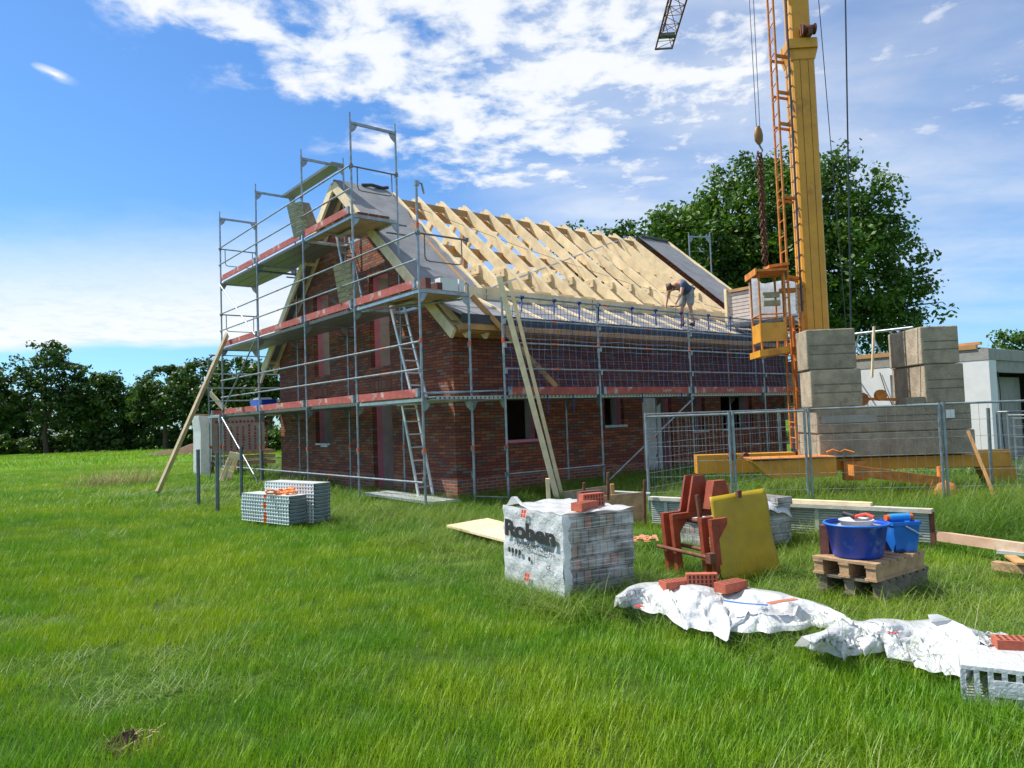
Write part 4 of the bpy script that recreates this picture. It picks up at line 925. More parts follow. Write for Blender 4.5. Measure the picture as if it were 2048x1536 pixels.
for k in range(4): c_ = pk_l(-.038, .90-.066*k, .315); mb.add([c_+Vector((0, .026*math.cos(q), .026*math.sin(q))) for q in [2*PI*i/14 for i in range(14)]], [list(range(14))[::-1]])
c_ = pk_l(-.038, .53, .28); mb.add([c_+Vector((0, .022*math.cos(q), .022*math.sin(q))) for q in [2*PI*i/14 for i in range(14)]], [list(range(14))[::-1]])
for k in range(3): p = pk_l(-.038, .56, .37+.014*k); mb.add([p, p+Vector((0, -.05+.01*k, 0)), p+Vector((0, -.05+.01*k, .006)), p+Vector((0, 0, .006))], [(0, 1, 2, 3)])
for y0, y1, z0, z1 in ((.44, .435, .20, .34), (.44, .22, .336, .341)): mb.add([pk_l(-.038, y0, z0), pk_l(-.038, y1, z0), pk_l(-.038, y1, z1), pk_l(-.038, y0, z1)], [(0, 1, 2, 3)])
mb.build('print', BLACK, pk)
letters('CE', .06, BLACK, pk, on_face(.20, .25), 'print', 0)
def on_pk(x, y, z=PH+.012): return pk.location + pb*(x-PW/2) + pa*(y-PL/2) + Vector((0, 0, z))
GB = 'loose red bricks weighing down foil'
yw = math.atan2(pb.y, pb.x)
brick('red brick lying flat near the front edge of the white pack', on_pk(.30, .12), yw+.35, 'flat', 'red', GB)
brick('perforated brick on edge behind the flat brick on the white pack', on_pk(.50, .30), yw+.05, 'edge', 'red', GB)
brick('perforated brick on edge at the back corner of the white pack', on_pk(.62, .50), yw-.05, 'edge', 'dark', GB)

# pallets with tub and bucket
pc = Vector((2.97, 6.35, 0)); pyw = math.atan2(-.81, .59); py_ = Vector((.81, .59, 0)); px_ = Vector((.59, -.81, 0))
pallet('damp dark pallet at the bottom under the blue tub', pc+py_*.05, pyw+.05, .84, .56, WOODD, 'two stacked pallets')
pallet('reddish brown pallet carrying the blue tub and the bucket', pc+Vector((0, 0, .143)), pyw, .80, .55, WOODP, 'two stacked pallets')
tc = pc - py_*.17 + px_*.0 + Vector((0, 0, .287))
tub = thing('tub', 'big round blue mortar tub on the pallets', 'tub', tc); tub.scale = (.93, .93, .96)
mb = MB(); mb.lathe([(0, 0), (.195, 0), (.21, .02), (.255, .265), (.272, .27), (.276, .285), (.262, .29), (.25, .27), (.20, .06), (0, .05)], n=36); mb.build('bowl', BLUE, tub)
mb = MB(); mb.lathe([(.27, .276), (.280, .282), (.276, .293), (.260, .293)], n=36); mb.build('rim', BLUEL, tub)
mb = MB(); mb.lathe([(0, .06), (.19, .06), (.248, .25), (.246, .255), (.20, .2), (0, .19)], n=30); mb.build('mortar', CONG, tub)
mb = MB(); mb.lathe([(.0, .20), (.10, .205), (.135, .285), (.142, .292), (.135, .296), (.09, .225), (0, .22)], tc+px_*-.03+py_*.06+Vector((0, 0, .0)), 24); amesh(mb, 'bowl', GREYP, 'pale grey bowl lying inside the blue tub', 'bowl', tc+py_*.06+Vector((0, 0, .2)))
mb = MB(); a = tc+py_*.16+Vector((0, 0, .30)); mb.path([a-px_*.10, a+Vector((0, 0, .03)), a+px_*.07+Vector((0, 0, .01))], .014, 6); mb.cur = 1; mb.path([a-px_*.20+Vector((0, 0, .02)), a-px_*.10], .022, 6)
amesh(mb, 'hand_tool', [REDP, BLACK], 'red and black hand tool lying on the rim of the blue tub', 'tool', a)
bc = pc + py_*.30 + px_*.12 + Vector((0, 0, .287)); bk = thing('bucket', 'square blue wash bucket with roller and handle on the pallet', 'bucket', bc, .12)
mb = MB(); mb.v = []; w0, w1, h = .095, .122, .25
for z, w_ in ((0, w0), (h, w1)):
    for s_, t_ in ((-1, -1), (1, -1), (1, 1), (-1, 1)): mb.v.append((s_*w_, t_*w_*.85, z))
for z, w_ in ((h, w1-.008), (.02, w0-.008)):
    for s_, t_ in ((-1, -1), (1, -1), (1, 1), (-1, 1)): mb.v.append((s_*w_, t_*w_*.85, z))
for i in range(4):
    for b in (0, 4, 8): mb.f.append([b+i, b+(i+1) % 4, b+4+(i+1) % 4, b+4+i]); mb.mi.append(0); mb.sm.append(False)
mb.f += [[3, 2, 1, 0], [12, 13, 14, 15]]; mb.mi += [0, 0]; mb.sm += [False, False]
mb.box(-.13, .13, -.112, -.102, h-.025, h+.003); mb.box(-.13, .13, .102, .112, h-.025, h+.003); mb.box(-.13, -.121, -.1, .1, h-.025, h+.003); mb.box(.121, .13, -.1, .1, h-.025, h+.003)
mb.build('body', BLUEL, bk)
mb = MB(); mb.tube((-.09, .0, h+.03), (.09, .0, h+.03), .032, 12); mb.build('roller', mat('roller_blue', (.03, .30, .75), .6), bk)
mb = MB()
for s_ in (-1, 1): mb = MB(); mb.tube((s_*.093, 0, h+.03), (s_*.122, 0, h+.03), .026, 10); mb.build('end_cap', ORANGE, bk)
mb = MB(); mb.path([(-.02, -.116, h-.03), (.05, -.128, h-.07), (.14, -.12, h-.13), (.155, -.02, h-.13), (.15, .06, h-.06)], .007, 6); mb.build('handle', GREYP, bk)
GP = 'bricks on the tub pallet'
b0 = pc+Vector((0, 0, .287))
brick('dark brick on end at the left side of the blue tub', b0-py_*.22-px_*.25, pyw+.3, 'end', 'dark', GP)
brick('red brick lying between the tub and the bucket', b0+py_*.22-px_*.03, pyw+.9, 'edge', 'red', GP)
brick('upright brick close behind the right side of the tub', b0+py_*.12-px_*.08, pyw+.2, 'end', 'dark', GP)
mb = MB(); a = b0+py_*.16+px_*.15; mb.path([a, a+px_*.04+py_*.06+Vector((0, 0, .012)), a+py_*.13], .012, 6); amesh(mb, 'trowel', BLACK, 'dark trowel lying on the pallet in front of the bucket', 'trowel', a)

# brick grab: rust red clamp frame with a yellow side sheet
gp = Vector((1.47, 7.42, 0)); e1 = Vector((.50, -.866, 0)); e2 = Vector((.866, .50, 0))
grab = thing('brick_grab', 'rust red brick grab for the crane with yellow side sheet', 'brick grab', gp)
q = lambda a, b, z: e1*a+e2*b+Vector((0, 0, z))
for a in (0, .13, .52, .65):
    mb = MB(); mb.beam(q(a+.015, .03, -.02), q(a, 0, .50), .045, .075, e2); mb.build('leg', REDST, grab)
    mb = MB(); mb.beam(q(a, -.037, .52), q(a, .56 if a < .5 else (.34 if a < .6 else .16), .52), .05, .055); mb.prism([(0, .49), (.14, .49), (0, .33)], (-.012, .012), lambda x, y, e: q(a+e, .035+x, y)); mb.build('arm', REDST, grab)
for a, z in ((.06, .22), (.33, .24)):
    mb = MB(); mb.tube(q(-.05 if a < .1 else .0, -.06 if a < .1 else .09, z), q(.70 if a < .1 else .62, -.06 if a < .1 else .09, z-.02), .019, 8); mb.build('cross_bar', RUST, grab)
mb = MB(); mb.beam(q(.68, -.075, .16), q(.68, -.075, .25), .07, .06, e1); mb.build('clamp_block', RUST, grab)
for a in (.02, .13):
    mb = MB(); mb.prism([(.18, .55), (.50, .55), (.42, .90), (.27, .90)], (-.011, .011), lambda x, y, e: q(a+e, x, y)); mb.build('lug_plate', REDST, grab)
for a in (.27,):
    mb = MB(); mb.prism([(.30, .58), (.60, .58), (.53, .85), (.37, .85)], (-.05, .05), lambda x, y, e: q(a+e, x, y)); o = mb.build('lug_plate', REDST, grab)
mb = MB(); mb.beam(q(.05, .36, .60), q(.40, .36, .60), .05, .05); mb.tube(q(.1, .2, .47), q(.60, .2, .47), .025, 8); mb.build('spine', RUST, grab)
mb = MB(); mb.beam(q(.38, .12, .40), q(.36, .10, .74), .035, .03, e1); mb.build('stay', RUST, grab)
mb = MB()
for i in range(8): mb.tube(q(.06+.045*i, .42, .03), q(.06+.045*i, .42, .40), .0035, 3)
for i in range(9): mb.tube(q(.05, .42, .03+.045*i), q(.40, .42, .03+.045*i), .0035, 3)
mb.build('wire_mesh', RUST, grab)
mb = MB(); C4 = [D(1420, 994, 7.02), D(1529, 976, 7.25), G(1561, 1146, -.02), G(1446, 1166, -.02)]; n_ = (C4[1]-C4[0]).cross(C4[3]-C4[0]).normalized(); vs = []
for i in range(15):
    for j in range(15):
        s_, t_ = i/14, j/14; p = C4[0].lerp(C4[1], s_).lerp(C4[3].lerp(C4[2], s_), t_); p = p - n_*(-.05*math.sin(PI*s_)*t_ + .012*math.sin(t_*9)*s_)
        if t_ > .93: p.z += .05*(abs(s_-.5)*2)**3
        vs.append(p-gp)
n = len(vs); vs += [p+n_*.012 for p in vs]
fs = [(i*15+j, i*15+j+1, (i+1)*15+j+1, (i+1)*15+j) for i in range(14) for j in range(14)]; ed = [i*15 for i in range(15)]+[14*15+j for j in range(1, 15)]+[i*15+14 for i in range(13, -1, -1)]+[j for j in range(13, 0, -1)]
fs += [tuple(n+k for k in f[::-1]) for f in fs]; fs += [(ed[k], ed[(k+1) % len(ed)], n+ed[(k+1) % len(ed)], n+ed[k]) for k in range(len(ed))]
mb.add(vs, fs, True); mb.build('side_sheet', YRUB, grab)
mb = MB(); p = D(1477, 987, 7.08)-gp; mb.beam(p+Vector((0, 0, .03)), p-Vector((0, 0, .04)), .035, .05, e2); mb.build('hook_tab', RUST, grab)

# opened brick pack behind the grab
bp = Vector((2.55, 8.75, 0)); bpy_ = .5
ob = thing('brick_pack', 'opened brick pack with crumpled white foil behind the brick grab', 'brick pack', bp, bpy_)
mb = MB(); mb.box(-.50, .50, -.38, .38, .0, .43); mb.build('brick_layers', PACKB, ob)
mb = MB(); mb.box(.28, .52, -.40, .2, .432, .52); mb.build('brick_layers', PACKB, ob)
vs = []
for i in range(19):
    for j in range(15):
        x = -.54+1.02*i/18; y = -.42+.84*j/14; dr = max(0, abs(x)-.47)*2.2+max(0, abs(y)-.37)*2.0
        vs.append((x, y, .455+.05*math.sin(x*7+y*5)*math.cos(y*6)+.07*math.exp(-((x-.1)/.25)**2-((y)/.2)**2)+.014*math.sin(x*31-y*23)-dr))
mb = MB(); mb.add(vs, [(i*15+j, (i+1)*15+j, (i+1)*15+j+1, i*15+j+1) for i in range(18) for j in range(14)], True); mb.build('foil', FOIL, ob)
GO = 'bricks on the opened pack behind the grab'
def obp(x, y, z): return bp+Vector((x*math.cos(bpy_)-y*math.sin(bpy_), x*math.sin(bpy_)+y*math.cos(bpy_), z))
def bigbrick(label, x, y, z, yaw, s_=1.0, mode='flat'): o = brick(label, obp(x, y, z), yaw, mode, 'red', GO); return o
brick('big perforated brick on top of the foil behind the grab', obp(-.12, .12, .56), 1.85, 'edge', 'red', GO).scale = (1.25, 1.25, 1.25)
brick('red brick on the left end of the opened pack, upper one of two', obp(-.44, .14, .52), 1.2, 'edge', 'red', GO)
brick('red brick on the left end of the opened pack, lower one of two', obp(-.52, .0, .43), 1.9, 'edge', 'red', GO)

# ribbed pale grey barrier panel with plank caps
a0_, a1_ = Vector((1.86, 10.35, 0)), Vector((4.52, 8.12, 0)); dd = (a1_-a0_).normalized(); nn = Vector((-dd.y, dd.x, 0))
bar = thing('ribbed_barrier', 'low ribbed grey panel standing on edge across the grass behind the pallets', 'panel', a0_); LL = (a1_-a0_).length
pts = []; 
for k in range(11): z = .02+.029*k; pts += [(0, z), (.016, z+.009), (.016, z+.020)]
pts.append((0, .345)); prof = pts+[(-.02, .345), (-.02, .02)]
mb = MB(); mb.prism(prof, (.02, LL-.03), lambda x, y, e: dd*e - nn*x + Vector((0, 0, y))); mb.build('sheet', GREYW, bar)
for k in range(7): mb = MB(); mb.beam(dd*(.25+k*.5)-nn*.025+Vector((0, 0, .0)), dd*(.25+k*.5)-nn*.025+Vector((0, 0, .345)), .05, .02, nn); mb.build('post', GREYW, bar)
mb = MB(); mb.beam(dd*(LL-.012)-nn*.005, dd*(LL-.012)-nn*.005+Vector((0, 0, .36)), .05, .025, nn); mb.build('end_post', RUST, bar)
mb = MB(); mb.beam(dd*.0+Vector((0, 0, .37))-nn*.01, dd*LL+Vector((0, 0, .37))-nn*.01, .12, .045); o = mb.build('cap_rail', mat('bleached_timber', (.52, .50, .43), .8, 0, .12, 6, .2, 30, stain=((.40, .15, .10), 1.2, .5)), bar)
mb = MB(); p0, p1 = a0_+dd*1.55+Vector((0, 0, .413)), a0_+dd*2.85+Vector((0, 0, .413)); mb.beam(p0-nn*-.03, p1-nn*-.03, .11, .035); amesh(mb, 'plank', WOOD, 'fresh plank lying on top of the ribbed grey panel', 'plank', p0)

# boards and stakes between the house and the pack
def board(name, label, m_, p0, p1, w_, h_, up=(0, 0, 1), cat='plank', group=None):
    mb = MB(); mb.beam(p0, p1, w_, h_, up); return amesh(mb, name, m_, label, cat, (Vector(p0)+Vector(p1))/2, group)
board('formwork_board', 'brown plywood board standing on edge left of the ribbed panel', WOODP, D(1190, 1022, 10.3), D(1292, 1012, 10.4), .03, .40, (0, 0, 1))
board('formwork_board', 'grey weathered board behind the white brick pack', WOODG, D(1130, 998, 10.9), D(1228, 985, 10.7), .03, .22)
board('plank', 'pale plank lying behind the brown plywood board', GREYW, D(1210, 983, 11.1), D(1300, 988, 10.9), .16, .03)
for px, y0, y1, lab in ((1289, 960, 1075, 'rusty steel stake at the left end of the ribbed panel'), (1216, 945, 1000, 'rusty steel stake in front of the scaffold brace'), (1168, 965, 1000, 'thin rusty stake behind the bricks on the white pack')):
    mb = MB(); mb.tube(D(px, y1, 10.2), D(px, y0, 10.2), .022, 7); amesh(mb, 'stake', RUST, lab, 'stake', D(px, y1, 10.2))
board('timber_stake', 'short fresh timber stake behind the white brick pack', WOOD, D(1098, 1010, 9.6), D(1095, 957, 9.6), .06, .05)
board('timber_stake', 'short stub of timber beside the brown plywood board', WOODO, D(1227, 1000, 10.5), D(1224, 968, 10.5), .06, .05)
vs = [G(893, 1050, .10), G(975, 1036, .13), G(1016, 1046, .12), G(1010, 1080, .10)]
mb = MB(); mb.add(vs+[p-Vector((0, 0, .03)) for p in vs], [(0, 3, 2, 1), (4, 5, 6, 7), (0, 1, 5, 4), (1, 2, 6, 5), (2, 3, 7, 6), (3, 0, 4, 7)]); amesh(mb, 'plywood_sheet', WOOD, 'pale plywood sheet lying in the grass left of the white pack', 'board', vs[0])
mb = MB(); p = G(1246, 1082, .10); r_ = G(1312, 1080, .10)
for k in range(9): a = p.lerp(r_, k/8); mb.beam(a+Vector((0, -.03, .02*math.sin(k*2))), a+Vector((.015, .22*(.4+.6*math.sin(k*.9)**2), .03)), .05, .006)
for k in range(3): mb.path([p.lerp(r_, i/8)+Vector((0, .05*k, .012+.02*math.sin(i*2+k))) for i in range(9)], .012, 4)
amesh(mb, 'plastic_mesh', mat('faded_orange', (.55, .25, .12), .7), 'faded orange mesh strip in the grass right of the white pack', 'mesh strip', p)
# long planks leaning on the scaffolds
def hp(u, v, z): return uvz(u, v, z)
board('plank', 'left one of two long planks leaning at the scaffold behind the white pack', WOOD, hp(2.26, -1.02, .0), hp(1.46, -.50, 4.24), .105, .05, (-.1, -1, .15), 'plank', 'long planks leaning on the scaffold')
board('plank', 'right one of two long planks leaning at the scaffold behind the white pack', WOOD, hp(2.52, -.88, .0), hp(1.73, -.47, 4.20), .07, .05, (-.1, -1, .15), 'plank', 'long planks leaning on the scaffold')
board('plank', 'slanting board inside the eave scaffold behind the two long planks', WOODO, D(943, 592, 14.55), D(1113, 774, 15.0), .05, .10, (0, 0, 1), 'plank')
board('plank', 'tall plank leaning on the far left corner of the gable scaffold', WOOD, hp(-2.40, 8.9, 0), hp(-.10, 10.46, 4.30), .06, .19, (0, 1, 0), 'plank')
board('plank', 'short board slanting under the rear scaffold rails', WOOD, D(419, 785, 23.6), D(452, 822, 23.4), .05, .14, (0, 0, 1), 'plank')
board('plank', 'board lying flat on the insulation pack at the left corner', WOODO, D(392, 829, 25.2), D(462, 831, 25.2), .5, .03, (0, 0, 1), 'plank')
board('plank', 'pinkish plank lying in the grass at the right edge', mat('pinkish_timber', (.58, .36, .24), .7, 0, .12, 4, .1, 30, stain=((.62, .54, .40), 2, .8)), G(1870, 1071, .10), G(2100, 1104, .10), .06, .10, (0, 0, 1), 'plank')
for p0, p1, w_, h_, m_, lab in ((G(1988, 1130, .06), G(2060, 1140, .06), .10, .07, WOODP, 'lower wooden piece of the broken pallet at the right edge'), (G(2020, 1112, .10), G(2046, 1128, .12), .09, .02, WOODO, 'short slat lying across the broken pallet at the right edge'), (G(1996, 1103, .04), G(2052, 1108, .05), .08, .03, GREYW, 'thin pale slat behind the broken pallet pieces')):
    board('wood_scrap', lab, m_, p0, p1, w_, h_, (0, 0, 1), 'wood scrap')
board('plank', 'thin old pole leaning on the fence near the garage corner', WOODO, D(1996, 1010, 10.7), D(1936, 862, 11.5), .035, .035, (0, 0, 1), 'pole')

# draped white foil on the ground, each piece over something flat
def drape(label, bot, top, h, seed, n=90, back=.35, extra=None):
    r = random.Random(seed); ph = [r.uniform(0, 6) for _ in range(8)]
    def poly(P, q):
        q *= len(P)-1; i = min(int(q), len(P)-2); f_ = q-i; return (P[i][0]+(P[i+1][0]-P[i][0])*f_, P[i][1]+(P[i+1][1]-P[i][1])*f_)
    rows = 18; vs = []
    for i in range(n+1):
        q_ = i/n; b = poly(bot, q_); t_ = poly(top, q_)
        e = 2.5*math.sin(q_*40+ph[0])+1.8*math.sin(q_*93+ph[1])
        A = G(b[0], b[1]+e, .06); B = G(t_[0], t_[1]+.5*math.sin(q_*51+ph[2]), h*(.75+.25*math.sin(q_*9+ph[3])**2))
        for j in range(rows+1):
            s_ = j/rows; p = A.lerp(B, s_); cr = lambda f1, f2, k: 1-abs(math.sin(q_*f1+s_*f2+ph[k]+.6*math.sin(s_*7+q_*19)))
            env = math.sin(PI*min(1, s_*.92+.04)); p.z = A.z+(B.z-A.z)*(s_**.55) + env*(.055*cr(16, 4, 4)**2 + .04*cr(33, -9, 5)**2 + .022*cr(61, 17, 6)**2 - .035)
            p += Vector((.02*math.sin(q_*47+s_*9+ph[1]), -.05*cr(24, 3, 7)*env, 0))
            vs.append(p)
        bk_ = Vector((B.x*.2, B.y, 0)).normalized()
        for j, (d_, z_) in enumerate(((back*.5, .9), (back, .25))): vs.append(Vector((B.x, B.y, 0))+bk_*d_+Vector((0, 0, B.z*z_+.01*math.sin(q_*23+ph[7]))))
    m_ = rows+3; mb = MB(); mb.add(vs, [(i*m_+j, (i+1)*m_+j, (i+1)*m_+j+1, i*m_+j+1) for i in range(n) for j in range(m_-1)], True)
    if extra: extra(mb)
    return amesh(mb, 'foil_sheet', FOIL, label, 'plastic sheet', G(bot[len(bot)//2][0], bot[len(bot)//2][1]))
drape('long crumpled white foil with bricks on it in front of the brick grab', [(1234, 1208), (1262, 1216), (1300, 1222), (1336, 1232), (1362, 1256), (1398, 1260), (1430, 1264), (1448, 1284), (1466, 1262), (1520, 1268), (1590, 1258), (1650, 1254), (1698, 1262)],
      [(1236, 1196), (1262, 1180), (1300, 1172), (1336, 1166), (1372, 1172), (1410, 1173), (1450, 1172), (1490, 1176), (1530, 1186), (1580, 1192), (1630, 1204), (1672, 1222), (1704, 1246)], .20, 1)
def flap(mb):
    a, b, c_, d_ = G(1862, 1246, .16), G(1855, 1229, .24), G(1876, 1228, .25), G(1925, 1248, .17); mb.add([a, b, c_, d_], [(0, 1, 2), (0, 2, 3)])
drape('wide crumpled white foil lying nearest in the grass on the right', [(1616, 1296), (1650, 1306), (1690, 1318), (1725, 1308), (1760, 1306), (1800, 1318), (1850, 1338), (1900, 1350), (1942, 1352), (1980, 1318)],
      [(1622, 1288), (1660, 1270), (1690, 1256), (1726, 1250), (1760, 1246), (1800, 1250), (1850, 1248), (1910, 1246), (1952, 1258), (1990, 1286)], .21, 2, extra=flap)
drape('white foil heap at the right edge beside the white crate', [(1972, 1322), (1990, 1330), (2020, 1330), (2060, 1336), (2110, 1345)], [(1974, 1296), (1994, 1284), (2010, 1272), (2050, 1284), (2110, 1290)], .20, 3, 50)
def mark(label_parent, pts, m_, z, wd):
    P_ = [G(x, y, z) for x, y in pts]; mb = MB()
    for a, b in zip(P_, P_[1:]): mb.beam(a, b, wd, .004)
    o = mb.build('print', m_, None); ORGP = label_parent.location; o.data.transform(Matrix.Translation(-ORGP)); o.parent = label_parent
FSH = [o for o in COL.objects if o.name.startswith('foil_sheet')]
mark(FSH[0], [(1448, 1201), (1466, 1204), (1490, 1207), (1520, 1209), (1536, 1210)], BLUEL, .215, .02)
mark(FSH[0], [(1538, 1207), (1562, 1202), (1592, 1198)], RBRICKP, .22, .05); mark(FSH[0], [(1272, 1213), (1284, 1211)], REDP, .16, .05)
mark(FSH[1], [(1776, 1263), (1786, 1266), (1797, 1265)], REDP, .235, .012)
GS = 'bricks holding down the long foil'
brick('red brick lying tilted at the left of the three bricks on the foil', G(1352, 1178, .15), .35, 'flat', 'red', GS)
brick('perforated brick standing on edge in the middle of the foil', G(1404, 1176, .155), -.1, 'edge', 'red', GS)
brick('red brick lying askew at the right of the three bricks on the foil', G(1462, 1181, .155), .55, 'flat', 'red', GS)
brick('red brick lying on the foil heap at the right edge', G(2040, 1303, .17), -.3, 'flat', 'red', GS)
wc = thing('plastic_crate', 'white plastic crate half cut off at the right edge', 'crate', G(2030, 1392), -.5)
mb = MB(); mb.box(-.24, .3, -.2, .2, .0, .03); mb.box(-.24, .3, -.2, .2, .17, .19)
for k in range(9): mb.box(-.245+.06*k, -.22+.06*k, -.2, -.185, .03, .17); mb.box(-.24, -.225, -.2+.045*k, -.175+.045*k, .03, .17)
mb.box(-.1, .2, -.205, -.19, .05, .13); mb.build('body', FOIL, wc)

# stacked scaffold planks on the left
def stack(cnt, p, yaw, L_, W_, where, m0):
    base = None
    for k in range(cnt):
        n_top = cnt-1-k
        lab = f'galvanized scaffold plank on top of the {where} stack' if n_top == 0 else f'galvanized scaffold plank, {ORD[n_top]} from the top of the {where} stack'
        o = thing('scaffold_plank', lab, 'scaffold plank', Vector(p)+Vector((math.cos(yaw), math.sin(yaw), 0))*random.uniform(-.012, .012)+Vector((0, 0, .03+.0555*k)), yaw+random.uniform(-.006, .006), 'stacked scaffold planks in the grass')
        if base is None or k % 2 == 0 and base is None:
            mb = MB(); mb.box(-L_/2, L_/2, -W_/2, -W_/2+.004, -.046, 0); mb.box(-L_/2, L_/2, W_/2-.004, W_/2, -.046, 0); mb.box(-L_/2, L_/2, -W_/2, W_/2, .0005, .0045)
            mb.box(-L_/2, L_/2, -W_/2-.010, -W_/2-.0005, -.050, -.044); mb.box(-L_/2, L_/2, -W_/2-.006, -W_/2-.0005, .0, .006)
            base = mb.build('tray', m0, o); base.location = (0, 0, .05)
            for s_ in (-1, 1): mb = MB(); mb.box(-.018, .018, -W_/2+.02, W_/2-.02, -.04, -.001); e_ = mb.build('end_hook', STEELD, o); e_.location = (s_*(L_/2-.02), 0, .05); base_e = e_.data if s_ == 1 else None
            ends = [c for c in o.children if c.name.startswith('end_hook')]
        else:
            for src in [base]+ends:
                c = src.copy(); COL.objects.link(c); c.parent = o
                if src is base and random.random() < .45: c.data = plain
        if k == 0:
            plain = base.data.copy(); plain.materials[0] = STACKN
stA, stB = Vector((-4.55, 12.35, 0)), Vector((-3.50, 11.45, 0)); yw = math.atan2(stB.y-stA.y, stB.x-stA.x); nrm = Vector((-math.sin(yw), math.cos(yw), 0))
stack(8, (stA+stB)/2+nrm*.16, yw, 1.40, .31, 'front', STACKM)
stack(11, (stA+stB)/2+nrm*.50+Vector((math.cos(yw), math.sin(yw), 0))*.16, yw, 1.40, .31, 'rear', STACKM)
mb = MB(); c_ = (stA+stB)/2+nrm*.16+Vector((math.cos(yw), math.sin(yw), 0))*.30+Vector((0, 0, .50)); r = random.Random(9)
for k in range(9): a_0 = c_+Vector((r.uniform(-.22, .22), r.uniform(-.14, .14), r.uniform(-.01, .02))); mb.path([a_0+Vector((.09*math.cos(x+k), .06*math.sin(x*1.3), .02*math.sin(x*2+k)+.014*k*.3)) for x in [i*.9 for i in range(6)]], .017, 5)
amesh(mb, 'strap_heap', STRAP, 'heap of orange lashing straps on the front plank stack', 'strap', c_)
mb = MB(); a = G(655, 1040, 0); r = random.Random(4)
lob = [(a.x, a.y, .14, .28, .2, .2)]
for k, (px, y0, y1, dep, lab) in enumerate(((397, 900, 1012, 15.6, 'dark grey steel post standing farthest left in the grass'), (435, 905, 1026, 14.4, 'dark grey steel post left of the stacked planks'), (483, 893, 1000, 17.0, 'dark grey steel post behind the stacked planks'), (525, 902, 960, 21.6, 'dark grey steel post at the foot of the scaffold standard'))):
    p = D(px, y1, dep); p1 = D(px-1, y0, dep); mb = MB(); mb.tube(p-Vector((0, 0, .3)), p1, .038, 10); mb.tube(p1, p1+Vector((0, 0, .01)), .04, 10)
    amesh(mb, 'steel_post', STEELD, lab, 'post', p, 'dark steel posts by the stacked planks')
ws = thing('wooden_trestle', 'small pale wooden trestle leaning beside the dark posts', 'trestle', D(455, 965, 19.5))
wo = ws.location.copy()
for a, b in (((462, 905), (438, 966)), ((474, 905), (452, 966)), ((478, 912), (458, 962)), ((468, 908), (444, 962))):
    mb = MB(); mb.beam(D(*a, 19.5)-wo, D(*b, 19.3 if a[0] < 470 else 19.6)-wo, .03, .05); mb.build('leg', WOOD, ws)
for a, b in (((458, 909), (482, 914)), ((440, 943), (466, 950))):
    mb = MB(); mb.beam(D(*a, 19.4)-wo, D(*b, 19.4)-wo, .16, .05, (0, -1, 0)); mb.build('tread', WOOD, ws)
# insulation pack behind the scaffold
ip0, ip1 = D(426, 938, 25.8), D(548, 930, 27.2); ip0.z = ip1.z = 0; dv = (ip1-ip0).normalized(); dn = Vector((-dv.y, dv.x, 0)); LP = (ip1-ip0).length
ip = thing('insulation_pack', 'tall wrapped pack of insulation boards with maroon print behind the scaffold', 'insulation pack', ip0)
mb = MB(); mb.prism([(0, .72), (LP*.85, .72), (LP*.85, 1.98), (0, 1.98)], (0, .8), lambda x, y, e: dv*x+dn*e+Vector((0, 0, y))); mb.build('boards', mat('printed_board', (.33, .28, .27), .8, 0, .1, 4), ip)
mb = MB(); r = random.Random(3)
for c_ in range(9):
    x = .18+c_*.215; z = .80
    while z < 1.62:
        h_ = r.uniform(.03, .09); mb.add([dv*(x+dx_)-dn*.004+Vector((0, 0, zz_)) for dx_, zz_ in ((0, z), (r.uniform(.05, .10), z), (.08, z+h_), (0, z+h_))], [(0, 1, 2, 3)]); z += h_+.03
for c_ in range(14): x = .1+.14*c_; mb.add([dv*(x+a_1)-dn*.004+Vector((0, 0, b_1)) for a_1, b_1 in ((0, 1.76), (.09, 1.76), (.09, 1.76+r.uniform(.05, .12)), (0, 1.86))], [(0, 1, 2, 3)])
mb.build('print', MARO, ip)
mb = MB(); mb.prism([(-.42, 0), (-.08, 0), (-.02, 1.0), (-.02, 2.03), (-.46, 2.06), (-.40, 1.5)], (-.02, .8), lambda x, y, e: dv*x+dn*e+Vector((0, 0, y))); mb.prism([(-.019, 1.95), (LP*.3, 1.985), (LP*.3, 2.03), (-.019, 2.05)], (-.03, .8), lambda x, y, e: dv*x+dn*e+Vector((0, 0, y))); mb.build('white_wrap', FOIL, ip)
mb = MB()
for z in (.25, .45, .64): mb.prism([(.1, z), (LP*1.02, z), (LP*1.02, z+.12), (.1, z+.12)], (-.05, .7), lambda x, y, e: dv*x+dn*e+Vector((0, 0, y)))
for x in (.15, LP*.5, LP*.95): mb.prism([(x, 0), (x+.12, 0), (x+.12, .6), (x, .6)], (.0, .1), lambda x, y, e: dv*x+dn*(e+.72)+Vector((0, 0, y)))
mb.build('timber_base', WOODP, ip)
bl = thing('blue_bin', 'blue plastic bin on the lowest scaffold deck at the far corner', 'bin', uvz(.75, 10.0, 2.0), TH)
mb = MB(); mb.prism([(-.42, 0), (.42, 0), (.47, .36), (-.47, .36)], (-.22, .22), lambda x, y, e: (e, x, y)); mb.build('body', BLUE, bl)
mb = MB(); mb.prism([(-.2, .37), (.3, .37), (.25, .42), (-.1, .43)], (-.2, .2), lambda x, y, e: (e, x, y)); mb.build('lid', FOIL, bl)
# two perforated planks lying as a mat before the gable door
for k, lab in enumerate(('perforated plank on the ground under the ladder, the one nearer the wall', 'perforated plank on the ground under the ladder, the one nearer the meadow')):
    mb = MB(); mb.box(-.155, .155, -1.25, 1.25, -.05, 0); p = uvz(.62-.34*k, 1.30, .10); o = mb.build('scaffold_plank', FLATP, None, p, TH+.03*k); o.rotation_euler = (.015, .03, TH+.03*k); tag(o, lab, 'scaffold plank', 'planks lying at the foot of the ladder')
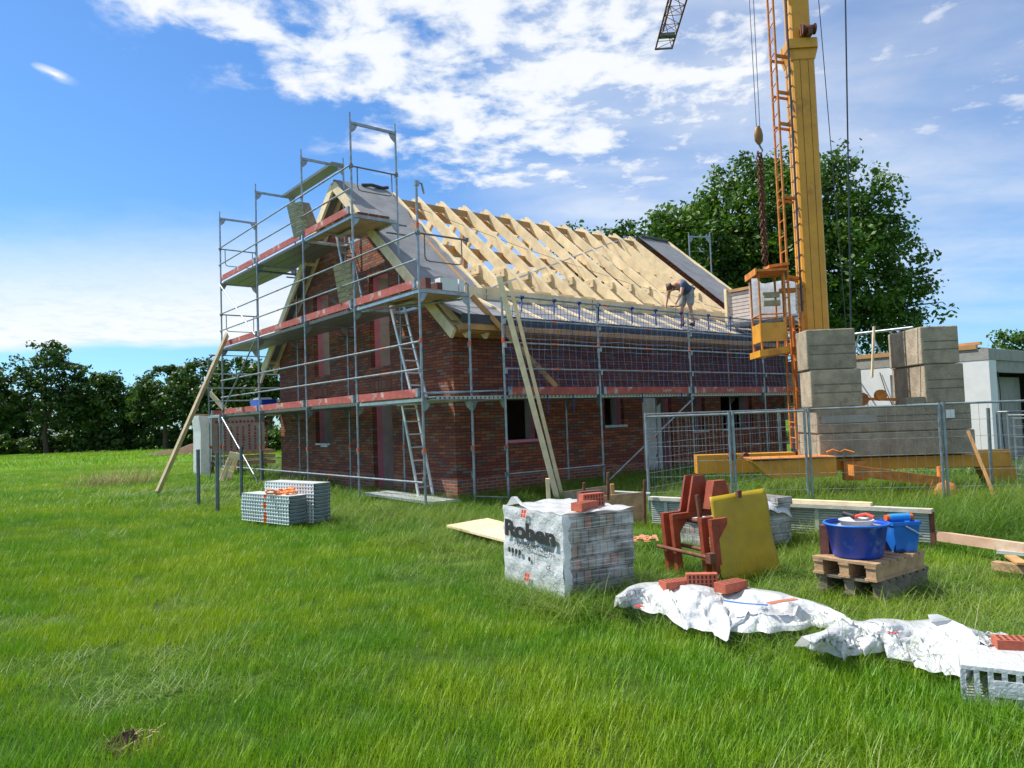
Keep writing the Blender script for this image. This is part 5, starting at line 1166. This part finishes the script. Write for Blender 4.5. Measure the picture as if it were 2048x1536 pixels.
# things on the decks
def slatpack(label, q4, dep, thick, lean):
    P = [D(x, y, dep) for x, y in q4]; c_ = P[3].copy(); o = thing('slatted_crate', label, 'crate', c_, 0, 'slatted crates leaning on the scaffold decks'); n_ = (P[1]-P[0]).cross(P[3]-P[0]).normalized(); n_ = n_ if n_.y > 0 else -n_
    for k in range(7):
        a = P[0].lerp(P[3], k/7+.006)-c_; b = P[1].lerp(P[2], k/7+.006)-c_; a2 = P[0].lerp(P[3], (k+1)/7-.012)-c_; b2 = P[1].lerp(P[2], (k+1)/7-.012)-c_
        vs = [a, b, b2, a2]; vs += [p+n_*.03 for p in vs]; mb = MB(); mb.add(vs, [(0, 3, 2, 1), (4, 5, 6, 7), (0, 1, 5, 4), (1, 2, 6, 5), (2, 3, 7, 6), (3, 0, 4, 7)]); mb.build('slat', CRATE, o)
    e = (P[1]-P[0]).normalized(); vs = [P[1]-c_-e*.02+n_*.031, P[1]-c_+n_*thick+e*lean, P[2]-c_+n_*(thick*.7)+e*lean*1.7, P[2]-c_-e*.02+n_*.031]; vs += [p-e*.04 for p in vs]
    mb = MB(); mb.add(vs, [(0, 1, 2, 3), (7, 6, 5, 4), (0, 4, 5, 1), (1, 5, 6, 2), (2, 6, 7, 3), (3, 7, 4, 0)]); mb.build('side_board', WOODG, o)
slatpack('slatted crate leaning on the top scaffold deck below the single plank', [(573, 411), (601, 402), (618, 463), (588, 478)], 17.6, .35, .12)
slatpack('slatted crate leaning beside the ladder on the middle scaffold deck', [(666, 534), (699, 524), (710, 597), (679, 608)], 15.9, .3, .05)
GD = 'dark clinker bricks on the scaffold decks'
for k in range(3): brick(('dark brick nearest the outer edge', 'middle dark brick', 'dark brick nearest the roof')[k]+' at the end of the top scaffold deck', uvz(.30+.26*k, 2.72, 6.0), TH, 'flat', 'dark', GD, False)
for k, (u, v, z) in enumerate(((.26, .22, 4.0), (.26, .22, 4.071), (.26, .22, 4.142), (.50, .20, 4.0), (.50, .20, 4.071))):
    brick(('lowest brick of the three high pile', 'middle brick of the three high pile', 'top brick of the three high pile', 'lower brick of the two high pile', 'upper brick of the two high pile')[k]+' on the middle scaffold deck', uvz(u, v, z), TH+PI/2, 'flat', 'dark', GD, False)
mb = MB(); mb.box(-.2, .2, -.09, .09, 0, .24); mb.box(.23, .34, -.09, .09, 0, .25); o = wmesh(mb, 'white_block', WHITE, 'white aerated concrete blocks on the middle scaffold deck end', 'block', uvz(.72, .18, 4.0), TH)

# ------------------------------------------------------------------ site fence
def fence(label, p0, p1, zt, nz=6, r=.021, zb=.0, dv_=.125):
    p0, p1 = Vector((p0[0], p0[1], 0)), Vector((p1[0], p1[1], 0)); o = thing('site_fence', label, 'fence panel', p0, 0, 'mesh site fence panels'); d = (p1-p0); L_ = d.length; d.normalize(); Z = lambda s_, z: d*s_+Vector((0, 0, z))
    for s_ in (.03, L_-.03): mb = MB(); mb.tube(Z(s_, zb-.05), Z(s_, zt+.03), r, 8); mb.build('post', STEEL, o)
    for z in (zt, zb+.08): mb = MB(); mb.tube(Z(.03, z), Z(L_-.03, z), r*.8, 8); mb.build('rail', STEEL, o)
    mb = MB(); n = int(L_/dv_)
    for i in range(1, n): mb.tube(Z(L_*i/n, zb+.08), Z(L_*i/n, zt), .0028, 3)
    for k in range(1, nz): z = zb+.08+(zt-zb-.08)*k/nz; mb.tube(Z(.03, z), Z(L_-.03, z), .0034, 3)
    mb.build('wire_mesh', STEEL, o); return o
def fz(px, dep, py): p = D(px, py, dep); return p
f1, f2, f3, f4, f5 = fz(1287, 11.6, 835), fz(1461, 11.4, 830), fz(1612, 11.2, 822), fz(1881, 10.9, 805), fz(2090, 10.7, 797)
fence('fence panel at the left end of the front row, behind the opened brick pack', f1, f2, 1.49)
fence('fence panel in front of the yellow outriggers, second of the front row', f2, f3, 1.50)
fence('fence panel in front of the long bottom ballast blocks', f3, f4, 1.52)
fence('fence panel in front of the garage corner', f4, f5, 1.53)
b1, b2, b3 = fz(1290, 12.2, 838), fz(1556, 17.0, 812), fz(1606, 17.2, 812)
fence('long fence panel running back towards the end of the eave scaffold', b1, b2, 1.53, dv_=.16)
fence('short fence panel behind the crane ladder', b2, b3, 1.53, dv_=.16)
for i, (pa_, pb_) in enumerate((((1990, 13.2), (2110, 12.2)), ((2012, 14.0), (2120, 12.9)), ((2024, 14.8), (2130, 13.6)))):
    a, b = fz(pa_[0], pa_[1], 815), fz(pb_[0], pb_[1], 800); fence(('stored fence panel nearest the garage corner pole', 'stored fence panel in the middle of the leaning three', 'stored fence panel closest to the garage opening')[i], a, b, 1.35-.08*i, dv_=.14)
mb = MB(); p = D(1984, 985, 11.6); mb.tube(p-Vector((0, 0, .2)), D(1976, 816, 11.6), .026, 8); amesh(mb, 'fence_post', STEELD, 'dark fence post standing in front of the white garage corner', 'post', p)

# ------------------------------------------------------------------ carpenter on the eave
def skin(name, verts, edges, radii, m_, parent, root=0, sub=2):
    me = bpy.data.meshes.new(name); me.from_pydata(verts, edges, []); me.materials.append(m_)
    o = bpy.data.objects.new(name, me); COL.objects.link(o); o.parent = parent
    sk = o.modifiers.new('skin', 'SKIN'); sk.use_smooth_shade = True; sv = me.skin_vertices[0].data
    for i, r in enumerate(radii): sv[i].radius = r if isinstance(r, tuple) else (r, r); sv[i].use_root = (i == root)
    o.modifiers.new('sub', 'SUBSURF').levels = sub; o.modifiers['sub'].render_levels = sub
    bpy.context.view_layer.update(); ev = o.evaluated_get(bpy.context.evaluated_depsgraph_get()); me2 = bpy.data.meshes.new_from_object(ev); o.modifiers.clear(); o.data = me2; me2.name = name; me2.polygons.foreach_set('use_smooth', [True]*len(me2.polygons)); return o
# local frame: x towards the left end of the roof (he looks that way), z up; feet on two jack rafters
per = thing('person', 'worker in navy t-shirt and grey shorts bending down on the roof eave', 'person', uvz(8.22, .42, 3.74), TH+PI)
V = [(-.10, 0, .90), (-.02, 0, 1.00), (.16, 0, 1.07), (.36, 0, 1.06), (.47, 0, 1.01), (.57, 0, .93),               # spine, neck, head base
     (-.10, .10, .86), (.00, .13, .47), (-.09, .14, .10), (.05, .16, .05),                                       # right leg
     (-.10, -.10, .86), (.03, -.12, .47), (-.07, -.17, .10), (.08, -.19, .05),                                   # left leg
     (.34, .19, 1.02), (.46, .24, .78), (.60, .20, .58), (.64, .18, .50),                                          # arm
     (.34, -.19, 1.02), (.40, -.26, .76), (.52, -.22, .54), (.56, -.20, .47), (.645, 0, .90)]
Eg = [(0, 1), (1, 2), (2, 3), (3, 4), (4, 5), (0, 6), (6, 7), (7, 8), (8, 9), (0, 10), (10, 11), (11, 12), (12, 13), (3, 14), (14, 15), (15, 16), (16, 17), (3, 18), (18, 19), (19, 20), (20, 21), (5, 22)]
Rd = [.14, .135, .145, .12, .058, .09, .095, .058, .042, .04, .095, .058, .042, .04, .06, .042, .032, .026, .06, .042, .032, .026, .07]
skin('body', V, Eg, Rd, SKIN, per)
skin('t_shirt', [V[1], V[2], V[3], (.34, .19, 1.02), (.40, .22, .89), (.34, -.19, 1.02), (.37, -.23, .89), (-.06, 0, .96)], [(0, 1), (1, 2), (2, 3), (3, 4), (2, 5), (5, 6), (0, 7)], [.16, .168, .148, .082, .068, .082, .068, .158], SHIRT, per)
skin('shorts', [(-.10, 0, .91), V[6], (-.04, .12, .66), (-.01, .13, .50), V[10], (-.02, -.11, .66), (.02, -.12, .50), (-.05, 0, .98)], [(0, 1), (1, 2), (2, 3), (0, 4), (4, 5), (5, 6), (0, 7)], [.168, .125, .105, .098, .125, .105, .098, .15], SHORTS, per)
for a, b in ((8, 9), (12, 13)):
    c_ = Vector(V[a]); skin('boot', [(c_.x-.04, c_.y, .05), (c_.x+.05, c_.y+.01*(1 if b == 9 else -1), .045), (c_.x+.17, c_.y+.02*(1 if b == 9 else -1), .035), (c_.x-.005, c_.y, .14)], [(0, 1), (1, 2), (0, 3)], [.052, .052, .042, .05], SHOE, per)
    skin('sock', [(c_.x, c_.y, .14), (c_.x+.01, c_.y, .22)], [(0, 1)], [.052, .05], SOCK, per)
skin('hair', [(.56, 0, .985), (.63, 0, .975), (.70, 0, .93), (.52, 0, .96)], [(0, 1), (1, 2), (0, 3)], [.082, .084, .06, .06], HAIR, per)
skin('nose', [(.685, 0, .85), (.70, 0, .835)], [(0, 1)], [.018, .012], SKIN, per)
for s_ in (1, -1):
    skin('ear', [(.60, s_*.082, .91), (.60, s_*.088, .88)], [(0, 1)], [.016, .014], SKIN, per)
    hx, hy, hz_ = V[17] if s_ > 0 else V[21]
    for k in range(5):
        a = (k-2)*.014; skin('finger', [(hx+a*.6, hy+a, hz_-.005), (hx+a*.9+.006, hy+a*1.2, hz_-.045+abs(k-2)*.005), (hx+a*.9+.002, hy+a*1.25, hz_-.078+abs(k-2)*.009)], [(0, 1), (1, 2)], [.012, .0095, .008], SKIN, per, sub=1)
tl = D(1340, 612, 19.4); mb = MB(); mb.path([tl, tl+Vector((.18, 0, -.03)), tl+Vector((.26, 0, .0))], .018, 6); amesh(mb, 'hand_tool', BLACK, 'dark hand tool lying on the rafters beside the bending worker', 'tool', tl)

# ------------------------------------------------------------------ grass
def blade_mat(name, c0, c1, dry, dryamt, patch):
    m = bpy.data.materials.new(name); m.use_nodes = True; t = NT(m.node_tree); t.n.clear()
    g = t('ShaderNodeNewGeometry'); po = g.outputs['Position']; r = g.outputs['Random Per Island']
    n = t.noise(po, .42, 4, .6); n2 = t.noise(po, 2.3, 3)
    c = t.mix(t.ss(t.m('ADD', n, t.m('MULTIPLY', .45, t.m('SUBTRACT', n2, .5))), .36, .64), c0, c1); n4 = t.noise(po, .95, 5, .65); c = t.mix(t.m('MULTIPLY', t.ss(n4, .56, .72), .5), c, [q*.6 for q in c0])
    c = t.mix(1.0, c, t('ShaderNodeCombineColor', {0: t.m('ADD', .72, t.m('MULTIPLY', r, .55)), 1: t.m('ADD', .75, t.m('MULTIPLY', r, .5)), 2: .9}).outputs[0], 'MULTIPLY')
    c = t.mix(t.m('MULTIPLY', t.m('GREATER_THAN', t('ShaderNodeTexWhiteNoise', {'W': r}, noise_dimensions='1D').outputs[0], 1-dryamt), .85), c, dry)
    p = t('ShaderNodeBsdfPrincipled', {'Base Color': c, 'Roughness': .46, 'Specular IOR Level': .36})
    tr = t('ShaderNodeBsdfTranslucent', {'Color': t.mix(1.0, c, (1.15, 1.25, .5), 'MULTIPLY')})
    t.l.new(t('ShaderNodeMixShader', {0: .28, 1: p.outputs[0], 2: tr.outputs[0]}).outputs[0], t('ShaderNodeOutputMaterial').inputs[0]); return m
GM1 = blade_mat('meadow_blade', (.125, .29, .008), (.265, .38, .010), (.42, .42, .17), .04, 1)
GM2 = blade_mat('tussock_blade', (.10, .21, .016), (.19, .28, .035), (.40, .40, .21), .10, 1)
GM3 = blade_mat('trodden_blade', (.12, .25, .022), (.19, .30, .04), (.34, .35, .18), .12, 1)
def clump(name, n, rad, h0, h1, wd, lean, curl, m_, seed, segs=3, stems=0):
    r = np.random.default_rng(seed); V_ = []; F_ = []
    for i in range(n):
        a = r.uniform(0, 2*PI); d = rad*math.sqrt(r.uniform(0, 1)); b = np.array([d*math.cos(a), d*math.sin(a), -.02]); st_ = i < stems
        h = r.uniform(h0, h1)*(1.55 if st_ else 1); th = r.uniform(0, 2*PI); dr = np.array([math.cos(th), math.sin(th), 0]); ln = lean*r.uniform(.3, 1.5)*(.4 if st_ else 1); cu = curl*r.uniform(.3, 1.6)
        sd = np.array([-dr[1], dr[0], 0]); w0 = wd*r.uniform(.6, 1.25)*(.45 if st_ else 1); k0 = len(V_)
        for s_ in range(segs+1):
            q_ = s_/segs; p = b + dr*(ln*q_*h + cu*q_*q_*h) + np.array([0, 0, h*(q_-.42*cu*q_*q_*min(1, cu*1.2))]); ww = w0*(1-q_)**.6*.5
            if s_ == segs: V_.append(p)
            else: V_.append(p-sd*ww); V_.append(p+sd*ww)
        for s_ in range(segs-1): F_.append((k0+2*s_, k0+2*s_+1, k0+2*s_+3, k0+2*s_+2))
        F_.append((k0+2*segs-2, k0+2*segs-1, k0+2*segs))
    me = bpy.data.meshes.new(name); me.from_pydata([tuple(p) for p in V_], [], F_); me.materials.append(m_); return bpy.data.objects.new(name, me)
CL = []
for s_ in range(3): CL.append(clump('blades', 78, .16, .055, .125, .0046, .20, .30, GM1, 100+s_, 3, 0))       # 0-2 upright meadow, near
for s_ in range(2): CL.append(clump('blades', 52, .17, .13, .29, .0050, .40, 1.0, GM2, 110+s_, 4, 4))       # 3-4 long arching grass
for s_ in range(2): CL.append(clump('blades', 50, .18, .06, .13, .005, .9, .8, GM3, 120+s_, 3))           # 5-6 laid over
for s_ in range(2): CL.append(clump('blades', 80, .40, .08, .17, .009, .25, .35, GM1, 130+s_, 2))             # 7-8 middle distance
for s_ in range(2): CL.append(clump('blades', 60, 1.3, .11, .24, .030, .3, .3, GM1, 140+s_, 2))             # 9-10 far
CL.append(clump('blades', 60, .36, .22, .42, .012, .4, .8, GM2, 150, 3))                                     # 11 middle distance, long
CL.append(clump('blades', 40, .25, .30, .62, .007, .35, .5, mat('dry_grass', (.45, .36, .17), .8, 0, .2, 9), 160, 3))  # 12 dry tuft
CL.append(clump('blades', 34, .13, .05, .13, .006, .8, .6, GM2, 170, 3))
CL.append(clump('blades', 16, .16, .20, .40, .0045, .35, .7, GM2, 171, 4))                                  # 14 thin stems                                     # 13 short worn grass
cu_, cv_ = math.cos(TH), math.sin(TH)
def scatter():
    X = []; 
    def ring(r0, r1, dens, half):
        n = int(dens*half*(r1*r1-r0*r0)); rr = np.sqrt(rng.uniform(r0*r0, r1*r1, n)); an = rng.uniform(-half, half, n); return np.stack([rr*np.sin(an), rr*np.cos(an)], 1)
    def noise2(p, f, s): return (np.sin(p[:, 0]*f+s)+np.sin(p[:, 1]*f*1.13+s*2.1)+np.sin((p[:, 0]+p[:, 1])*f*.71+s*.7)+np.sin((p[:, 0]-p[:, 1])*f*.57+s*1.7))/4
    out = []
    for r0, r1, dens, half, kind in ((.5, 7, 80, 1.45, 0), (7, 12, 55, 1.1, 0), (12, 18, 34, .95, 0), (18, 42, 8, .95, 1), (42, 190, .55, .90, 2)):
        p = ring(r0, r1, dens, half); n = len(p); u = (p[:, 0]-W0.x)*cu_+(p[:, 1]-W0.y)*cv_; v = -(p[:, 0]-W0.x)*cv_+(p[:, 1]-W0.y)*cu_
        keep = ~((u > 1.25) & (u < 13.5) & (v > .85) & (v < 10.3)) & ~((u > 13.4) & (v > -4.7) & (v < 9)) 
        keep &= ~((kind == 2) & (p[:, 1] > 66+.05*p[:, 0]) & (p[:, 0] < 0))
        x, y = p[:, 0], p[:, 1]
        rough = (x > -.35+.12*y*0) & (y > 5.1+.0*x)                                     # worked ground right of the meadow
        lim = np.interp(y, [3, 5, 6, 9, 12, 15, 20, 30], [4.0, 2.2, .2, -1.2, -3.2, -4.6, -6.6, -11]); rough = x > lim+.35*noise2(p, 1.7, 3)
        site = (u > -3.5) & (v < 12) & (v > -2)
        tr = np.zeros(n, bool)
        for cx, cy, ra, rb in ((-2.75, 4.9, .75, .42), (-2.3, 4.35, .45, .3), (-4.2, 6.1, .5, .3), (-8.6, 19.5, 2.2, 1.1), (-6.6, 16.2, 1.6, 1.4), (-.75, 7.9, .55, .9), (-.3, 9.3, .7, .5)): tr |= ((x-cx)/ra)**2+((y-cy)/rb)**2 < 1+.6*noise2(p, 5, 1)
        idx = np.zeros(n, int); sc = rng.uniform(.8, 1.25, n)*(1+.22*noise2(p, .9, 5))
        if kind == 0:
            idx[:] = rng.integers(0, 3, n); lg = (rough & (rng.random(n) < .5+.5*noise2(p, 2.1, 8))) | (rng.random(n) < .004+.018*(noise2(p, 1.3, 4) > .3)); idx[lg] = rng.integers(3, 5, lg.sum())
            tall0 = 0
            tall = ((x > 3.0) & (y > 8.6) & (y < 13)) | ((np.abs(x-.9) < .7) & (np.abs(y-6.2) < .55)) | ((u > -1.2) & (u < 13) & (v > -2.2) & (v < .6)) ; tall &= rng.random(n) < .8; idx[tall] = rng.integers(3, 5, tall.sum()); sc[tall] *= np.where((x[tall] > 3.4) & (y[tall] > 8.6), 1.55, 1.1)
            worn = (x > 1.25) & (y < 7.5) & (y > 4.6) & (rng.random(n) < .92); idx[worn] = np.where(rng.random(worn.sum()) < .7, 13, idx[worn]); sc[worn] *= .85
            idx[tr] = np.where(rng.random(tr.sum()) < .55, rng.integers(5, 7, tr.sum()), idx[tr]); sc[tr] *= .85
            if r0 > 9: sc *= 1.1
        elif kind == 1:
            idx[:] = rng.integers(7, 9, n); lg = rough & (rng.random(n) < .7); idx[lg] = 11; idx[tr] = 5; sc[tr] = 2.2
            dryt = ((np.abs(x+12.4) < 1.3) & (np.abs(y-22.8) < .7)) & (rng.random(n) < .7); idx[dryt] = 12; sc[dryt] = 1.1
        else: idx[:] = rng.integers(9, 11, n)
        if kind == 0:
            fx = np.interp(x, [.6, 1.0, 1.6, 2.2, 2.6, 3.0], [6.3, 5.85, 5.2, 4.95, 4.45, 4.2]); frt = (x > .55) & (x < 3.0) & (y < fx+.05) & (y > fx-.55) & (rng.random(n) < .55); idx[frt] = np.where(rng.random(frt.sum()) < .5, 14, 3)
        hole = ((x+1.92)/.17)**2+((y-3.72)/.14)**2 < 1; keep &= ~hole
        for cx, cy, ra, rb in ((2.05, 5.62, .22, .16), (2.5, 5.42, .25, .15), (-2.75, 5.05, .2, .09)): keep &= ~((((x-cx)/ra)**2+((y-cy)/rb)**2 < 1) & (rng.random(n) < .7))
        out.append(np.stack([x, y, idx, sc, rng.uniform(0, 2*PI, n)], 1)[keep])
    return np.concatenate(out)
P = scatter(); N = len(P)
me = bpy.data.meshes.new('grass'); me.vertices.add(N)
Zg = (.025*np.sin(P[:, 0]*.9+1)*np.cos(P[:, 1]*.7)+.02*np.sin(P[:, 0]*.31+P[:, 1]*.43))*(np.hypot(P[:, 0], P[:, 1]) < 58)-.035
me.vertices.foreach_set('co', np.stack([P[:, 0], P[:, 1], Zg], 1).ravel().astype(np.float32))
for nm, c_ in (('idx', 2), ('sc', 3), ('rz', 4)):
    at = me.attributes.new(nm, 'INT' if nm == 'idx' else 'FLOAT', 'POINT'); at.data.foreach_set('value', P[:, c_].astype(np.int32 if nm == 'idx' else np.float32))
gr = bpy.data.objects.new('grass', me); COL.objects.link(gr); gr['kind'] = 'stuff'
ng = bpy.data.node_groups.new('grass_blades', 'GeometryNodeTree'); ng.interface.new_socket('Geometry', in_out='INPUT', socket_type='NodeSocketGeometry'); ng.interface.new_socket('Geometry', in_out='OUTPUT', socket_type='NodeSocketGeometry')
t = NT(ng); gi = t('NodeGroupInput'); go = t('NodeGroupOutput'); jn = t('GeometryNodeGeometryToInstance')
for o in reversed(CL):
    oi = t('GeometryNodeObjectInfo', {'As Instance': True}); oi.inputs['Object'].default_value = o; t.l.new(oi.outputs['Geometry'], jn.inputs[0])
def attr(n, ty): a = t('GeometryNodeInputNamedAttribute', data_type=ty); a.inputs[0].default_value = n; return a.outputs[0]
ins = t('GeometryNodeInstanceOnPoints', {'Points': gi.outputs[0], 'Instance': jn.outputs[0], 'Pick Instance': True, 'Instance Index': attr('idx', 'INT')})
sc_ = attr('sc', 'FLOAT'); t.l.new(t('ShaderNodeCombineXYZ', {0: 0.0, 1: 0.0, 2: attr('rz', 'FLOAT')}).outputs[0], ins.inputs['Rotation']); t.l.new(sc_, ins.inputs['Scale'])
t.l.new(ins.outputs[0], go.inputs[0]); gr.modifiers.new('blades', 'NODES').node_group = ng
mb = MB(); vs = []; r = random.Random(12)
for i in range(40):
    for j in range(16):
        q_ = j/15; a = 2*PI*i/40; rr_ = q_*(1+.16*math.sin(i*.9)+.12*math.sin(i*2.3)); lump = r.uniform(-.016, .016)+.02*max(0, math.sin(i*1.7+j*1.9))
        vs.append((.17*rr_*math.cos(a)+r.uniform(-.004, .004), .13*rr_*math.sin(a), (.045+.03*math.cos(a+2))*(1-q_**2)+lump*(1-q_*.6)-.05*math.exp(-((q_-.25)/.2)**2)*(math.cos(a-1) > .3)-.03*(q_ > .95)))
mb.add(vs, [(i*16+j, ((i+1) % 40)*16+j, ((i+1) % 40)*16+j+1, i*16+j+1) for i in range(40) for j in range(15)])
mb.cur = 1
for k in range(60): a = r.uniform(0, 6.28); d_ = r.uniform(.02, .2); p = Vector((d_*math.cos(a), d_*.8*math.sin(a), .03+.03*(1-d_/.2))); mb.path([p, p+Vector((r.uniform(-.06, .06), r.uniform(-.05, .05), r.uniform(-.005, .04)))], .0022, 3)
wmesh(mb, 'molehill', [SOIL, STRAW], 'small brown molehill at the bottom left of the meadow', 'molehill', (-1.92, 3.72, -.02))
